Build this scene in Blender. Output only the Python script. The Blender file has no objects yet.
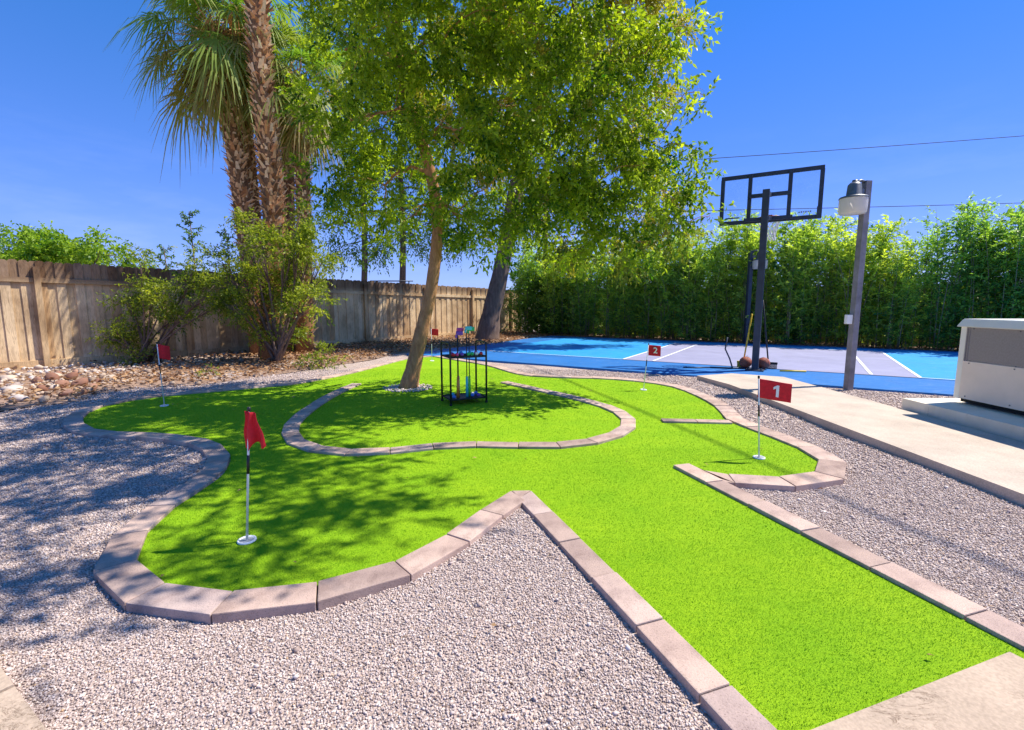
import bpy, bmesh, math, random
import numpy as np
from mathutils import Vector, Matrix
R = math.radians
random.seed(7)
rng = np.random.default_rng(11)
SC = bpy.context.scene
COL = SC.collection
CAMH, PITCH, F = 1.25, R(7.36), 480.0
SP, CP = math.sin(PITCH), math.cos(PITCH)

# ---------------------------------------------------------------- survey helpers (photo pixel -> place in the yard)
def ray(px, py):
    a, b = (px - 512) / F, (365 - py) / F
    return Vector((a, CP + b * SP, -SP + b * CP))
def G(px, py, z=0.0):
    r = ray(px, py); t = (z - CAMH) / r.z
    return Vector((r.x * t, r.y * t, z))
def P(px, py, Y):
    r = ray(px, py); t = Y / r.y
    return Vector((r.x * t, Y, CAMH + r.z * t))

SUN_AZ = math.atan2(0.97, 0.24)          # towards the sun, from +Y to +X
SUN_EL = R(56)
SUN = Vector((math.sin(SUN_AZ) * math.cos(SUN_EL), math.cos(SUN_AZ) * math.cos(SUN_EL), math.sin(SUN_EL)))

# ---------------------------------------------------------------- objects
def link(o, parent=None):
    COL.objects.link(o)
    if parent is not None: o.parent = parent
    return o
def tag(o, label=None, cat=None, group=None, kind=None):
    if label: o['label'] = label
    if cat: o['category'] = cat
    if group: o['group'] = group
    if kind: o['kind'] = kind
    return o
def empty(name, loc=(0, 0, 0), rz=0.0):
    o = bpy.data.objects.new(name, None); o.empty_display_size = 0.1
    o.location = loc; o.rotation_euler = (0, 0, rz)
    return link(o)
def np_obj(name, V, Fc, mat, parent=None, smooth=False, tint=None):
    """V (n,3); Fc (m,3|4) index array; tint: per-vertex value 0..1"""
    V = np.asarray(V, dtype=np.float32); Fc = np.asarray(Fc, dtype=np.int32)
    me = bpy.data.meshes.new(name)
    k = Fc.shape[1]; m = len(Fc)
    me.vertices.add(len(V)); me.vertices.foreach_set('co', V.ravel())
    me.loops.add(m * k); me.loops.foreach_set('vertex_index', Fc.ravel())
    me.polygons.add(m)
    me.polygons.foreach_set('loop_start', np.arange(0, m * k, k, dtype=np.int32))
    me.polygons.foreach_set('loop_total', np.full(m, k, dtype=np.int32))
    if smooth: me.polygons.foreach_set('use_smooth', np.ones(m, dtype=bool))
    if tint is not None:
        at = me.attributes.new('tint', 'FLOAT', 'POINT'); at.data.foreach_set('value', np.asarray(tint, dtype=np.float32))
    me.update(calc_edges=True); me.validate()
    me.materials.append(mat)
    return link(bpy.data.objects.new(name, me), parent)

class MB:
    def __init__(s): s.v = []; s.f = []; s.t = []; s.sm = []
    def add(s, vs, fs, tint=0.5, smooth=False):
        b = len(s.v); s.v += [tuple(v) for v in vs]; s.f += [tuple(i + b for i in f) for f in fs]
        s.t += [tint] * len(vs); s.sm += [smooth] * len(fs)
    def box(s, c, size, rot=None, tint=0.5, bev=0.0):
        c = Vector(c); hx, hy, hz = [x / 2 for x in size]
        M = rot if rot is not None else Matrix.Identity(3)
        if bev <= 0:
            vs = [c + M @ Vector((x * hx, y * hy, z * hz)) for z in (-1, 1) for y in (-1, 1) for x in (-1, 1)]
            s.add(vs, [(0, 2, 3, 1), (4, 5, 7, 6), (0, 1, 5, 4), (2, 6, 7, 3), (0, 4, 6, 2), (1, 3, 7, 5)], tint)
        else:
            bm = bmesh.new(); bmesh.ops.create_cube(bm, size=1)
            for v in bm.verts: v.co = Vector((v.co.x * hx * 2, v.co.y * hy * 2, v.co.z * hz * 2))
            bmesh.ops.bevel(bm, geom=list(bm.edges), offset=bev, segments=2, affect='EDGES', profile=0.6)
            s.frombm(bm, tint, c, M)
    def frombm(s, bm, tint=0.5, c=Vector((0, 0, 0)), M=Matrix.Identity(3), smooth=False):
        bm.verts.index_update()
        s.add([c + M @ v.co for v in bm.verts], [[v.index for v in f.verts] for f in bm.faces], tint, smooth); bm.free()
    def beam(s, a, b, w, h, tint=0.5, bev=0.0, up=Vector((0, 0, 1))):
        a, b = Vector(a), Vector(b); d = (b - a); L = d.length; d.normalize()
        if abs(d.dot(up)) > 0.98: up = Vector((0, 1, 0))
        x = d.cross(up).normalized(); z = x.cross(d).normalized()
        M = Matrix((x, d, z)).transposed()
        s.box((a + b) / 2, (w, L, h), M, tint, bev)
    def tube(s, pts, rad, n=8, tint=0.5, caps=True, smooth=True):
        pts = [Vector(p) for p in pts]
        if not hasattr(rad, '__len__'): rad = [rad] * len(pts)
        vs, fs = [], []
        prev = None
        for i, p in enumerate(pts):
            d = (pts[min(i + 1, len(pts) - 1)] - pts[max(i - 1, 0)]).normalized()
            if prev is None:
                up = Vector((0, 0, 1)) if abs(d.z) < 0.9 else Vector((1, 0, 0))
                x = d.cross(up).normalized()
            else:
                x = (prev - d * prev.dot(d)).normalized()
            prev = x; y = d.cross(x)
            for k in range(n):
                a = 2 * math.pi * k / n
                vs.append(p + (x * math.cos(a) + y * math.sin(a)) * rad[i])
        for i in range(len(pts) - 1):
            for k in range(n):
                k2 = (k + 1) % n
                fs.append((i * n + k, i * n + k2, (i + 1) * n + k2, (i + 1) * n + k))
        if caps:
            fs.append(tuple(range(n - 1, -1, -1))); fs.append(tuple(range((len(pts) - 1) * n, len(pts) * n)))
        s.add(vs, fs, tint, smooth)
    def lathe(s, prof, c=(0, 0, 0), n=24, tint=0.5, M=None):
        c = Vector(c); vs, fs = [], []
        for r, z in prof:
            for k in range(n):
                a = 2 * math.pi * k / n
                p = Vector((r * math.cos(a), r * math.sin(a), z))
                vs.append(c + (M @ p if M else p))
        for i in range(len(prof) - 1):
            for k in range(n):
                k2 = (k + 1) % n
                fs.append((i * n + k, i * n + k2, (i + 1) * n + k2, (i + 1) * n + k))
        s.add(vs, fs, tint, True)
    def build(s, name, mat, parent=None):
        me = bpy.data.meshes.new(name); me.from_pydata(s.v, [], s.f)
        at = me.attributes.new('tint', 'FLOAT', 'POINT'); at.data.foreach_set('value', np.array(s.t, dtype=np.float32))
        me.polygons.foreach_set('use_smooth', s.sm); me.update()
        me.materials.append(mat)
        return link(bpy.data.objects.new(name, me), parent)

# ---------------------------------------------------------------- materials
class NT:
    def __init__(s, name):
        s.m = bpy.data.materials.new(name); s.m.use_nodes = True; s.t = s.m.node_tree; s.n = s.t.nodes
        s.b = s.n['Principled BSDF']; s.out = s.n['Material Output']
    def new(s, typ, **kw):
        n = s.n.new(typ)
        for k, v in kw.items(): setattr(n, k, v)
        return n
    def l(s, a, b): s.t.links.new(a, b)
    def coord(s, kind='Object', scale=(1, 1, 1)):
        tc = s.new('ShaderNodeTexCoord'); mp = s.new('ShaderNodeMapping'); mp.inputs['Scale'].default_value = scale
        s.l(tc.outputs[kind], mp.inputs['Vector']); return mp.outputs[0]
    def noise(s, vec, scale, detail=4, rough=0.6, dist=0.0):
        n = s.new('ShaderNodeTexNoise'); n.inputs['Scale'].default_value = scale; n.inputs['Detail'].default_value = detail
        n.inputs['Roughness'].default_value = rough; n.inputs['Distortion'].default_value = dist
        if vec is not None: s.l(vec, n.inputs['Vector'])
        return n
    def ramp(s, fac, stops):
        r = s.new('ShaderNodeValToRGB'); e = r.color_ramp.elements
        while len(e) < len(stops): e.new(0.5)
        for i, (p, c) in enumerate(stops): e[i].position = p; e[i].color = (*c, 1)
        s.l(fac, r.inputs[0]); return r.outputs[0]
    def mix(s, fac, a, b, mode='MIX'):
        m = s.new('ShaderNodeMix', data_type='RGBA', blend_type=mode)
        for v, i in ((fac, 0), (a, 6), (b, 7)):
            if isinstance(v, (int, float)): m.inputs[i].default_value = v
            elif isinstance(v, tuple): m.inputs[i].default_value = (*v, 1)
            else: s.l(v, m.inputs[i])
        return m.outputs[2]
    def bump(s, h, strength=0.3, dist=0.01):
        b = s.new('ShaderNodeBump'); b.inputs['Strength'].default_value = strength; b.inputs['Distance'].default_value = dist
        s.l(h, b.inputs['Height']); s.l(b.outputs[0], s.b.inputs['Normal'])
    def attr(s, name='tint'):
        a = s.new('ShaderNodeAttribute'); a.attribute_name = name; return a.outputs['Fac']
    def col(s, c):
        if isinstance(c, tuple): s.b.inputs['Base Color'].default_value = (*c, 1)
        else: s.l(c, s.b.inputs['Base Color'])
    def set(s, rough=0.8, metal=0.0, spec=0.3):
        s.b.inputs['Roughness'].default_value = rough; s.b.inputs['Metallic'].default_value = metal
        s.b.inputs['Specular IOR Level'].default_value = spec

def mat_simple(name, c, rough=0.6, metal=0.0, var=0.15, scale=12, spec=0.4, bump=0.0):
    t = NT(name); v = t.coord(); n = t.noise(v, scale, 5)
    d = tuple(x * (1 - var) for x in c); h = tuple(min(1, x * (1 + var)) for x in c)
    t.col(t.ramp(n.outputs[0], [(0.3, d), (0.7, h)])); t.set(rough, metal, spec)
    if bump: t.bump(n.outputs[0], bump, 0.004)
    return t.m
def mat_leaf(name, dark, light, trans=0.45, tcol=None, rough=0.45, each=0):
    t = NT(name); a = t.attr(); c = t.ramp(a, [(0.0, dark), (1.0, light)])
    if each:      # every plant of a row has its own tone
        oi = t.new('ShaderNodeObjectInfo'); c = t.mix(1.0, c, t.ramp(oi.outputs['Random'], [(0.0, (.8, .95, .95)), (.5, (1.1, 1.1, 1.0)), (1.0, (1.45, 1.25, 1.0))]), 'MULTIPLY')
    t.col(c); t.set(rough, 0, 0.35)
    tr = t.new('ShaderNodeBsdfTranslucent')
    c2 = t.mix(1.0, c, tcol or (1.5, 1.45, 0.6), 'MULTIPLY')
    t.l(c2, tr.inputs['Color'])
    ms = t.new('ShaderNodeMixShader'); ms.inputs[0].default_value = trans
    t.l(t.b.outputs[0], ms.inputs[1]); t.l(tr.outputs[0], ms.inputs[2]); t.l(ms.outputs[0], t.out.inputs['Surface'])
    return t.m
def mat_bark(name, dark, light, scale=6, stretch=0.25, bump=0.6):
    t = NT(name); v = t.coord(scale=(1, 1, stretch)); n = t.noise(v, scale * 3, 7, 0.7, 0.6); n2 = t.noise(t.coord(), 1.7, 3)
    c = t.ramp(n.outputs[0], [(0.32, dark), (0.66, light)])
    c = t.mix(t.ramp(n2.outputs[0], [(0.4, (0, 0, 0)), (0.7, (0.5, 0.5, 0.5))]), c, tuple(x * 0.6 for x in light))
    t.col(c); t.set(0.9, 0, 0.15); t.bump(n.outputs[0], bump, 0.02); return t.m

def mat_gravel():
    t = NT('gravel_bed'); v = t.coord()
    vo = t.new('ShaderNodeTexVoronoi'); vo.inputs['Scale'].default_value = 78; t.l(v, vo.inputs['Vector'])
    sep = t.new('ShaderNodeSeparateColor'); t.l(vo.outputs['Color'], sep.inputs[0])
    c = t.ramp(sep.outputs[0], [(0.0, (0.34, 0.26, 0.225)), (0.3, (0.48, 0.385, 0.345)), (0.7, (0.60, 0.495, 0.45)), (1.0, (0.72, 0.63, 0.58))])
    edge = t.ramp(vo.outputs['Distance'], [(0.0, (1, 1, 1)), (0.5, (1, 1, 1)), (0.85, (0.6, 0.56, 0.54))])
    c = t.mix(1.0, c, edge, 'MULTIPLY')
    n = t.noise(t.coord(), 0.9, 4)
    c = t.mix(1.0, c, t.ramp(n.outputs[0], [(0.3, (0.86, 0.84, 0.84)), (0.7, (1.05, 1.03, 1.0))]), 'MULTIPLY')
    t.col(c); t.set(0.9, 0, 0.2)
    inv = t.new('ShaderNodeMath', operation='SUBTRACT'); inv.inputs[0].default_value = 1; t.l(vo.outputs['Distance'], inv.inputs[1])
    t.bump(inv.outputs[0], 0.9, 0.012); return t.m
def mat_tinted(name, stops, rough=0.85, spec=0.2, scale=30, bump=0.3, obj_random=False):
    """colour by the stone's own tint value"""
    t = NT(name)
    if obj_random:
        oi = t.new('ShaderNodeObjectInfo'); f = oi.outputs['Random']
    else: f = t.attr()
    c = t.ramp(f, stops); n = t.noise(t.coord(), scale, 5, 0.65)
    c = t.mix(1.0, c, t.ramp(n.outputs[0], [(0.3, (0.78, 0.77, 0.76)), (0.7, (1.1, 1.1, 1.1))]), 'MULTIPLY')
    t.col(c); t.set(rough, 0, spec); t.bump(n.outputs[0], bump, 0.004); return t.m
def mat_paver():
    t = NT('concrete_paver'); oi = t.new('ShaderNodeObjectInfo')
    c = t.ramp(oi.outputs['Random'], [(0.0, (0.36, 0.265, 0.225)), (0.35, (0.52, 0.38, 0.31)), (0.65, (0.46, 0.355, 0.315)), (1.0, (0.60, 0.43, 0.335))])
    n = t.noise(t.coord(), 9, 6, 0.7, 0.4); n2 = t.noise(t.coord(), 160, 3, 0.8); n3 = t.noise(t.coord(), 2.6, 3)
    c = t.mix(1.0, c, t.ramp(n.outputs[0], [(0.3, (0.74, 0.72, 0.72)), (0.5, (1, 1, 1)), (0.72, (1.14, 1.12, 1.1))]), 'MULTIPLY')
    c = t.mix(1.0, c, t.ramp(n2.outputs[0], [(0.3, (0.5, 0.48, 0.47)), (0.42, (1, 1, 1)), (0.7, (1.12, 1.12, 1.12))]), 'MULTIPLY')
    c = t.mix(1.0, c, t.ramp(n3.outputs[0], [(0.35, (0.8, 0.78, 0.8)), (0.6, (1.04, 1.04, 1.04))]), 'MULTIPLY')
    t.col(c); t.set(0.9, 0, 0.15)
    ad = t.new('ShaderNodeMath', operation='ADD'); t.l(n.outputs[0], ad.inputs[0]); t.l(n2.outputs[0], ad.inputs[1]); t.bump(ad.outputs[0], 0.55, 0.006); return t.m
def mat_turf():
    t = NT('artificial_turf'); v = t.coord()
    n = t.noise(v, 190, 3, 0.7); n2 = t.noise(v, 2.2, 5); n3 = t.noise(t.coord(scale=(1, 3, 1)), 14, 4)
    c = t.ramp(n.outputs[0], [(0.3, (0.16, 0.33, 0.008)), (0.5, (0.255, 0.46, 0.012)), (0.72, (0.34, 0.56, 0.02))])
    c = t.mix(1.0, c, t.ramp(n2.outputs[0], [(0.3, (0.82, 0.9, 0.8)), (0.7, (1.12, 1.04, 1.0))]), 'MULTIPLY')
    c = t.mix(1.0, c, t.ramp(n3.outputs[0], [(0.3, (0.88, 0.92, 0.9)), (0.7, (1.08, 1.04, 1.0))]), 'MULTIPLY')
    t.col(c); t.set(0.85, 0, 0.1); t.bump(n.outputs[0], 0.8, 0.01); return t.m
def mat_concrete(name, c, cracks=True, sc=1.0, stain=0.25):
    t = NT(name); v = t.coord(); n = t.noise(v, 2.3 * sc, 6, 0.65); n2 = t.noise(v, 90 * sc, 3)
    col = t.ramp(n.outputs[0], [(0.3, tuple(x * (1 - stain) for x in c)), (0.65, c)])
    col = t.mix(1.0, col, t.ramp(n2.outputs[0], [(0.35, (0.85, 0.85, 0.85)), (0.65, (1.08, 1.08, 1.08))]), 'MULTIPLY')
    if cracks:
        m = t.noise(t.coord(scale=(1, 2.4, 1)), 5 * sc, 8, 0.75, 1.2)
        k = t.ramp(m.outputs[0], [(0.484, (1, 1, 1)), (0.498, (0.35, 0.3, 0.26)), (0.502, (0.35, 0.3, 0.26)), (0.516, (1, 1, 1))])
        m2 = t.noise(v, 3.0 * sc, 2)
        msk = t.ramp(m2.outputs[0], [(0.5, (0, 0, 0)), (0.62, (1, 1, 1))])
        col = t.mix(1.0, col, t.mix(msk, (1.0, 1.0, 1.0), k), 'MULTIPLY')
    t.col(col); t.set(0.88, 0, 0.2); t.bump(n2.outputs[0], 0.25, 0.003); return t.m
def mat_court(name, c):
    t = NT(name); n = t.noise(t.coord(scale=(1, 1, 1)), 1.1, 6, 0.7, 0.8); n2 = t.noise(t.coord(), 60, 3)
    col = t.ramp(n.outputs[0], [(0.25, tuple(x * 0.8 for x in c)), (0.6, c), (0.85, tuple(min(1, x * 1.15 + 0.02) for x in c))])
    col = t.mix(1.0, col, t.ramp(n2.outputs[0], [(0.3, (0.93, 0.93, 0.93)), (0.7, (1.05, 1.05, 1.05))]), 'MULTIPLY')
    n3 = t.noise(t.coord(scale=(1, 4, 1)), 3.5, 8, 0.8, 1.5)
    col = t.mix(t.ramp(n3.outputs[0], [(0.52, (0, 0, 0)), (0.75, (0.32, 0.32, 0.32))]), col, (0.42, 0.47, 0.55))
    t.col(col); t.set(0.7, 0, 0.3); return t.m
def mat_fence():
    t = NT('weathered_fence_wood'); tint = t.attr()
    v = t.coord(scale=(7, 7, 0.7)); n = t.noise(v, 6, 7, 0.7, 1.5); n2 = t.noise(t.coord(scale=(1, 1, 1)), 1.4, 4)
    base = t.ramp(tint, [(0.0, (0.54, 0.36, 0.20)), (0.45, (0.70, 0.51, 0.30)), (1.0, (0.84, 0.66, 0.43))])
    c = t.mix(1.0, base, t.ramp(n.outputs[0], [(0.3, (0.50, 0.45, 0.42)), (0.5, (0.93, 0.91, 0.88)), (0.75, (1.15, 1.12, 1.08))]), 'MULTIPLY')
    c = t.mix(1.0, c, t.ramp(n2.outputs[0], [(0.35, (0.60, 0.55, 0.52)), (0.6, (1.05, 1.05, 1.05))]), 'MULTIPLY')
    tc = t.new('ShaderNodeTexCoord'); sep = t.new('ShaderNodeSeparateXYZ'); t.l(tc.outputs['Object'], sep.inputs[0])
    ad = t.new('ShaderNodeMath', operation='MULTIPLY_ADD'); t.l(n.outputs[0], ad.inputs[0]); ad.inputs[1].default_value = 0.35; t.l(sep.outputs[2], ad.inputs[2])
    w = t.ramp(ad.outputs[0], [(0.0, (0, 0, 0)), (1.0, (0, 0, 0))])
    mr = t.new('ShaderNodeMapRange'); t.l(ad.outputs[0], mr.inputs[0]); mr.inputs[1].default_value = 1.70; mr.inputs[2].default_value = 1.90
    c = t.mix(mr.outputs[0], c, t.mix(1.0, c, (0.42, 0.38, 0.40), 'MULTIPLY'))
    t.col(c); t.set(0.9, 0, 0.12); t.bump(n.outputs[0], 0.5, 0.01); return t.m

M = {}
M['gravel'] = mat_gravel()
M['stones'] = mat_tinted('gravel_stone', [(0.0, (0.34, 0.255, 0.22)), (0.25, (0.48, 0.38, 0.34)), (0.7, (0.62, 0.505, 0.46)), (0.97, (0.76, 0.67, 0.62)), (1.0, (0.55, 0.36, 0.2))], bump=0.2, scale=80)
M['turf'] = mat_turf()
M['blades'] = mat_leaf('turf_blade', (0.20, 0.40, 0.010), (0.33, 0.55, 0.018), 0.15, (1.1, 1.1, 0.5), 0.6)
M['paver'] = mat_paver()
M['walk'] = mat_concrete('walkway_concrete', (0.58, 0.48, 0.39), False)
M['patio'] = mat_concrete('stamped_patio_concrete', (0.52, 0.40, 0.30), True, 1.0)
M['pad'] = mat_concrete('painted_pad_concrete', (0.84, 0.77, 0.63), False)
t_ = NT('painted_pad_concrete'); n_ = t_.noise(t_.coord(scale=(1, 5, .35)), 3.2, 5, .7); n2_ = t_.noise(t_.coord(), 3, 5)
c_ = t_.ramp(n_.outputs[0], [(.30, (.40, .30, .20)), (.36, (.82, .75, .61)), (.8, (.86, .79, .66))]); c_ = t_.mix(1.0, c_, t_.ramp(n2_.outputs[0], [(.3, (.84, .83, .8)), (.65, (1.03, 1.03, 1.03))]), 'MULTIPLY')
t_.col(c_); t_.set(.8, 0, .2); M['pad'] = t_.m
M['court_dark'] = mat_court('court_dark_blue', (0.013, 0.15, 0.45))
M['court_light'] = mat_court('court_light_blue', (0.014, 0.285, 0.68))
M['court_key'] = mat_court('court_key_grey', (0.30, 0.30, 0.44))
M['line'] = mat_simple('court_line_white', (0.8, 0.8, 0.84), 0.7, var=0.08)
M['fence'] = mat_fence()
M['bed'] = mat_tinted('bed_soil', [(0, (0.34, 0.23, 0.17)), (1, (0.42, 0.31, 0.24))], scale=9, bump=0.8)
M['rock'] = mat_tinted('river_rock', [(0.0, (0.16, 0.12, 0.10)), (0.4, (0.40, 0.29, 0.21)), (0.75, (0.58, 0.46, 0.36)), (1.0, (0.62, 0.57, 0.55))], scale=14, bump=0.5)
M['redrock'] = mat_tinted('red_rock', [(0.0, (0.22, 0.10, 0.065)), (1.0, (0.42, 0.24, 0.17))], scale=10, bump=0.7, obj_random=True)
M['litter'] = mat_leaf('dry_leaf_litter', (0.17, 0.07, 0.03), (0.48, 0.29, 0.14), 0.15, (1, 0.9, 0.7), 0.8)
M['black'] = mat_simple('black_powder_coat', (0.018, 0.019, 0.022), 0.45, 0.0, 0.2)
M['navy'] = mat_simple('dark_painted_steel', (0.035, 0.045, 0.07), 0.45, 0.2, 0.25, 7)
M['poleg'] = mat_simple('weathered_steel_pole', (0.22, 0.205, 0.22), 0.6, 0.1, 0.35, 5, bump=0.1)
M['white'] = mat_simple('white_plastic', (0.8, 0.8, 0.8), 0.4, var=0.04)
M['rod'] = mat_simple('white_fibreglass_rod', (0.72, 0.74, 0.74), 0.35, var=0.06)
M['red'] = mat_simple('red_flag_cloth', (0.62, 0.012, 0.022), 0.75, var=0.18, scale=30)
M['lampbody'] = mat_simple('cast_lamp_housing', (0.16, 0.17, 0.18), 0.45, 0.6, 0.25, 20)
M['unitw'] = mat_simple('cream_sheet_metal', (0.8, 0.77, 0.68), 0.45, 0.0, 0.05, 3)
M['unitb'] = mat_simple('beige_sheet_metal', (0.80, 0.67, 0.55), 0.5, 0.0, 0.06, 4)
M['unitg'] = mat_simple('grey_coil_guard', (0.33, 0.29, 0.275), 0.6, 0.2, 0.1, 60)
M['rubber'] = mat_simple('black_rubber', (0.02, 0.02, 0.02), 0.8)
M['ball'] = mat_simple('worn_basketball', (0.33, 0.09, 0.05), 0.65, 0, 0.2, 40)
M['yellow'] = mat_simple('yellow_plastic', (0.75, 0.5, 0.03), 0.45)
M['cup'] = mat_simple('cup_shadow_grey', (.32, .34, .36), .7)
M['net'] = mat_simple('white_net_cord', (0.72, 0.70, 0.68), 0.8)
M['orange'] = mat_simple('orange_enamel', (0.7, 0.16, 0.03), 0.45)
def glass(name, tint, alpha):
    t = NT(name); tr = t.new('ShaderNodeBsdfTransparent'); tr.inputs[0].default_value = (*tint, 1)
    gl = t.new('ShaderNodeBsdfGlossy'); gl.inputs['Roughness'].default_value = 0.03
    ms = t.new('ShaderNodeMixShader'); ms.inputs[0].default_value = alpha
    t.l(tr.outputs[0], ms.inputs[1]); t.l(gl.outputs[0], ms.inputs[2]); t.l(ms.outputs[0], t.out.inputs['Surface']); return t.m
M['acrylic'] = glass('clear_acrylic', (0.93, 0.96, 0.98), 0.05)
def mat_lens():
    t = NT('frosted_lamp_lens'); t.col((0.9, 0.84, 0.78)); t.set(0.35, 0, 0.5)
    t.b.inputs['Transmission Weight'].default_value = 0.0
    tr = t.new('ShaderNodeBsdfTranslucent'); tr.inputs['Color'].default_value = (0.85, 0.8, 0.75, 1)
    ms = t.new('ShaderNodeMixShader'); ms.inputs[0].default_value = 0.5
    t.l(t.b.outputs[0], ms.inputs[1]); t.l(tr.outputs[0], ms.inputs[2]); t.l(ms.outputs[0], t.out.inputs['Surface']); return t.m
M['lens'] = mat_lens()
M['bark_tan'] = mat_bark('smooth_tan_bark', (0.28, 0.125, 0.055), (0.64, 0.34, 0.16), 7, 0.35, 0.9)
M['bark_dark'] = mat_bark('dark_furrowed_bark', (0.085, 0.055, 0.045), (0.27, 0.19, 0.15), 5, 0.2, 0.9)
M['bark_palm'] = mat_bark('palm_trunk_fibre', (0.10, 0.05, 0.025), (0.42, 0.22, 0.1), 9, 0.8, 0.8)
M['cane'] = mat_bark('hedge_cane', (0.14, 0.12, 0.07), (0.34, 0.29, 0.19), 8, 0.3, 0.3)
M['boot'] = mat_tinted('palm_leaf_base', [(0, (0.16, 0.075, 0.035)), (0.4, (0.66, 0.35, 0.16)), (1, (0.95, 0.70, 0.44))], scale=20)
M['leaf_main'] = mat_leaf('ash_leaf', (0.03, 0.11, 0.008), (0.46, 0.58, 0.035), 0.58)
M['leaf_big'] = mat_leaf('olive_gold_leaf', (0.10, 0.16, 0.015), (0.56, 0.50, 0.05), 0.5)
M['leaf_back'] = mat_leaf('deep_green_leaf', (0.02, 0.085, 0.015), (0.20, 0.34, 0.04), 0.5)
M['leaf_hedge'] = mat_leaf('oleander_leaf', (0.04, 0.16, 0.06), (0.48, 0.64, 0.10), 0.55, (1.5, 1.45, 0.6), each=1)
M['leaf_shrub'] = mat_leaf('olive_shrub_leaf', (0.07, 0.14, 0.015), (0.50, 0.56, 0.05), 0.5)
M['leaf_bright'] = mat_leaf('bright_bush_leaf', (0.08, 0.22, 0.015), (0.42, 0.56, 0.05), 0.5)
M['palm_leaf'] = mat_leaf('palm_frond', (0.40, 0.30, 0.12), (0.20, 0.38, 0.04), 0.4, (1.5, 1.4, 0.6))

# ---------------------------------------------------------------- camera, sky, sun
cam = bpy.data.cameras.new('camera'); co = bpy.data.objects.new('camera', cam); COL.objects.link(co)
co.location = (0, 0, CAMH); co.rotation_euler = (math.pi / 2 - PITCH, 0, 0)
cam.sensor_width = 36; cam.lens = F / 1024 * 36; cam.clip_end = 3000; cam.clip_start = 0.05
SC.camera = co
w = bpy.data.worlds.new('World'); SC.world = w; w.use_nodes = True
nt = w.node_tree; bg = nt.nodes['Background']
sky = nt.nodes.new('ShaderNodeTexSky'); sky.sky_type = 'NISHITA'; sky.sun_disc = False
sky.sun_elevation = SUN_EL; sky.sun_rotation = SUN_AZ; sky.air_density = 1.0; sky.dust_density = 0.0; sky.ozone_density = 3.5
hs = nt.nodes.new('ShaderNodeHueSaturation'); hs.inputs['Saturation'].default_value = 1.4; hs.inputs['Hue'].default_value = 0.518
nt.links.new(sky.outputs[0], hs.inputs['Color'])
sp_ = nt.nodes.new('ShaderNodeSeparateColor'); cb_ = nt.nodes.new('ShaderNodeCombineColor'); nt.links.new(hs.outputs[0], sp_.inputs[0])
for i_, (pw, gn) in enumerate(((.5, .98), (.45, 1.38), (.75, 1.6))):
    a1 = nt.nodes.new('ShaderNodeMath'); a1.operation = 'POWER'; a2 = nt.nodes.new('ShaderNodeMath'); a2.operation = 'MULTIPLY'
    mm_ = nt.nodes.new('ShaderNodeMath'); mm_.operation = 'MAXIMUM'; mm_.inputs[1].default_value = 0.02; nt.links.new(sp_.outputs[i_], mm_.inputs[0])
    nt.links.new(mm_.outputs[0], a1.inputs[0]); a1.inputs[1].default_value = pw; nt.links.new(a1.outputs[0], a2.inputs[0]); a2.inputs[1].default_value = gn
    nt.links.new(a2.outputs[0], cb_.inputs[i_])
# thin wisps of cloud low in the sky
tc = nt.nodes.new('ShaderNodeTexCoord'); mp = nt.nodes.new('ShaderNodeMapping'); mp.inputs['Scale'].default_value = (2.2, 2.2, 9)
nt.links.new(tc.outputs['Generated'], mp.inputs[0])
nz = nt.nodes.new('ShaderNodeTexNoise'); nz.inputs['Scale'].default_value = 2.1; nz.inputs['Detail'].default_value = 7; nz.inputs['Roughness'].default_value = 0.6
nt.links.new(mp.outputs[0], nz.inputs['Vector'])
cr = nt.nodes.new('ShaderNodeMapRange'); cr.inputs[1].default_value = 0.52; cr.inputs[2].default_value = 0.78; nt.links.new(nz.outputs[0], cr.inputs[0])
sx = nt.nodes.new('ShaderNodeSeparateXYZ'); nt.links.new(tc.outputs['Generated'], sx.inputs[0])
lo = nt.nodes.new('ShaderNodeMapRange'); lo.inputs[1].default_value = 0.32; lo.inputs[2].default_value = 0.02; lo.inputs[3].default_value = 0.0; lo.inputs[4].default_value = 0.1
nt.links.new(sx.outputs[2], lo.inputs[0])
mu = nt.nodes.new('ShaderNodeMath'); mu.operation = 'MULTIPLY'; nt.links.new(cr.outputs[0], mu.inputs[0]); nt.links.new(lo.outputs[0], mu.inputs[1])
mx = nt.nodes.new('ShaderNodeMix'); mx.data_type = 'RGBA'; nt.links.new(mu.outputs[0], mx.inputs[0]); nt.links.new(cb_.outputs[0], mx.inputs[6]); mx.inputs[7].default_value = (8, 8.4, 9, 1)
nt.links.new(mx.outputs[2], bg.inputs['Color']); bg.inputs['Strength'].default_value = 0.12
sl = bpy.data.lights.new('sun', 'SUN'); sl.energy = 5.0; sl.angle = R(0.5); sl.color = (1.0, 0.93, 0.82)
so = bpy.data.objects.new('sun', sl); COL.objects.link(so); so.rotation_euler = SUN.to_track_quat('Z', 'Y').to_euler()
SC.view_settings.view_transform = 'Standard'; SC.view_settings.look = 'None'; SC.view_settings.gamma = 1.0
SC.view_settings.exposure = 0.6; SC.view_settings.use_curve_mapping = False
SC.cycles.max_bounces = 8; SC.cycles.transparent_max_bounces = 12

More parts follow.
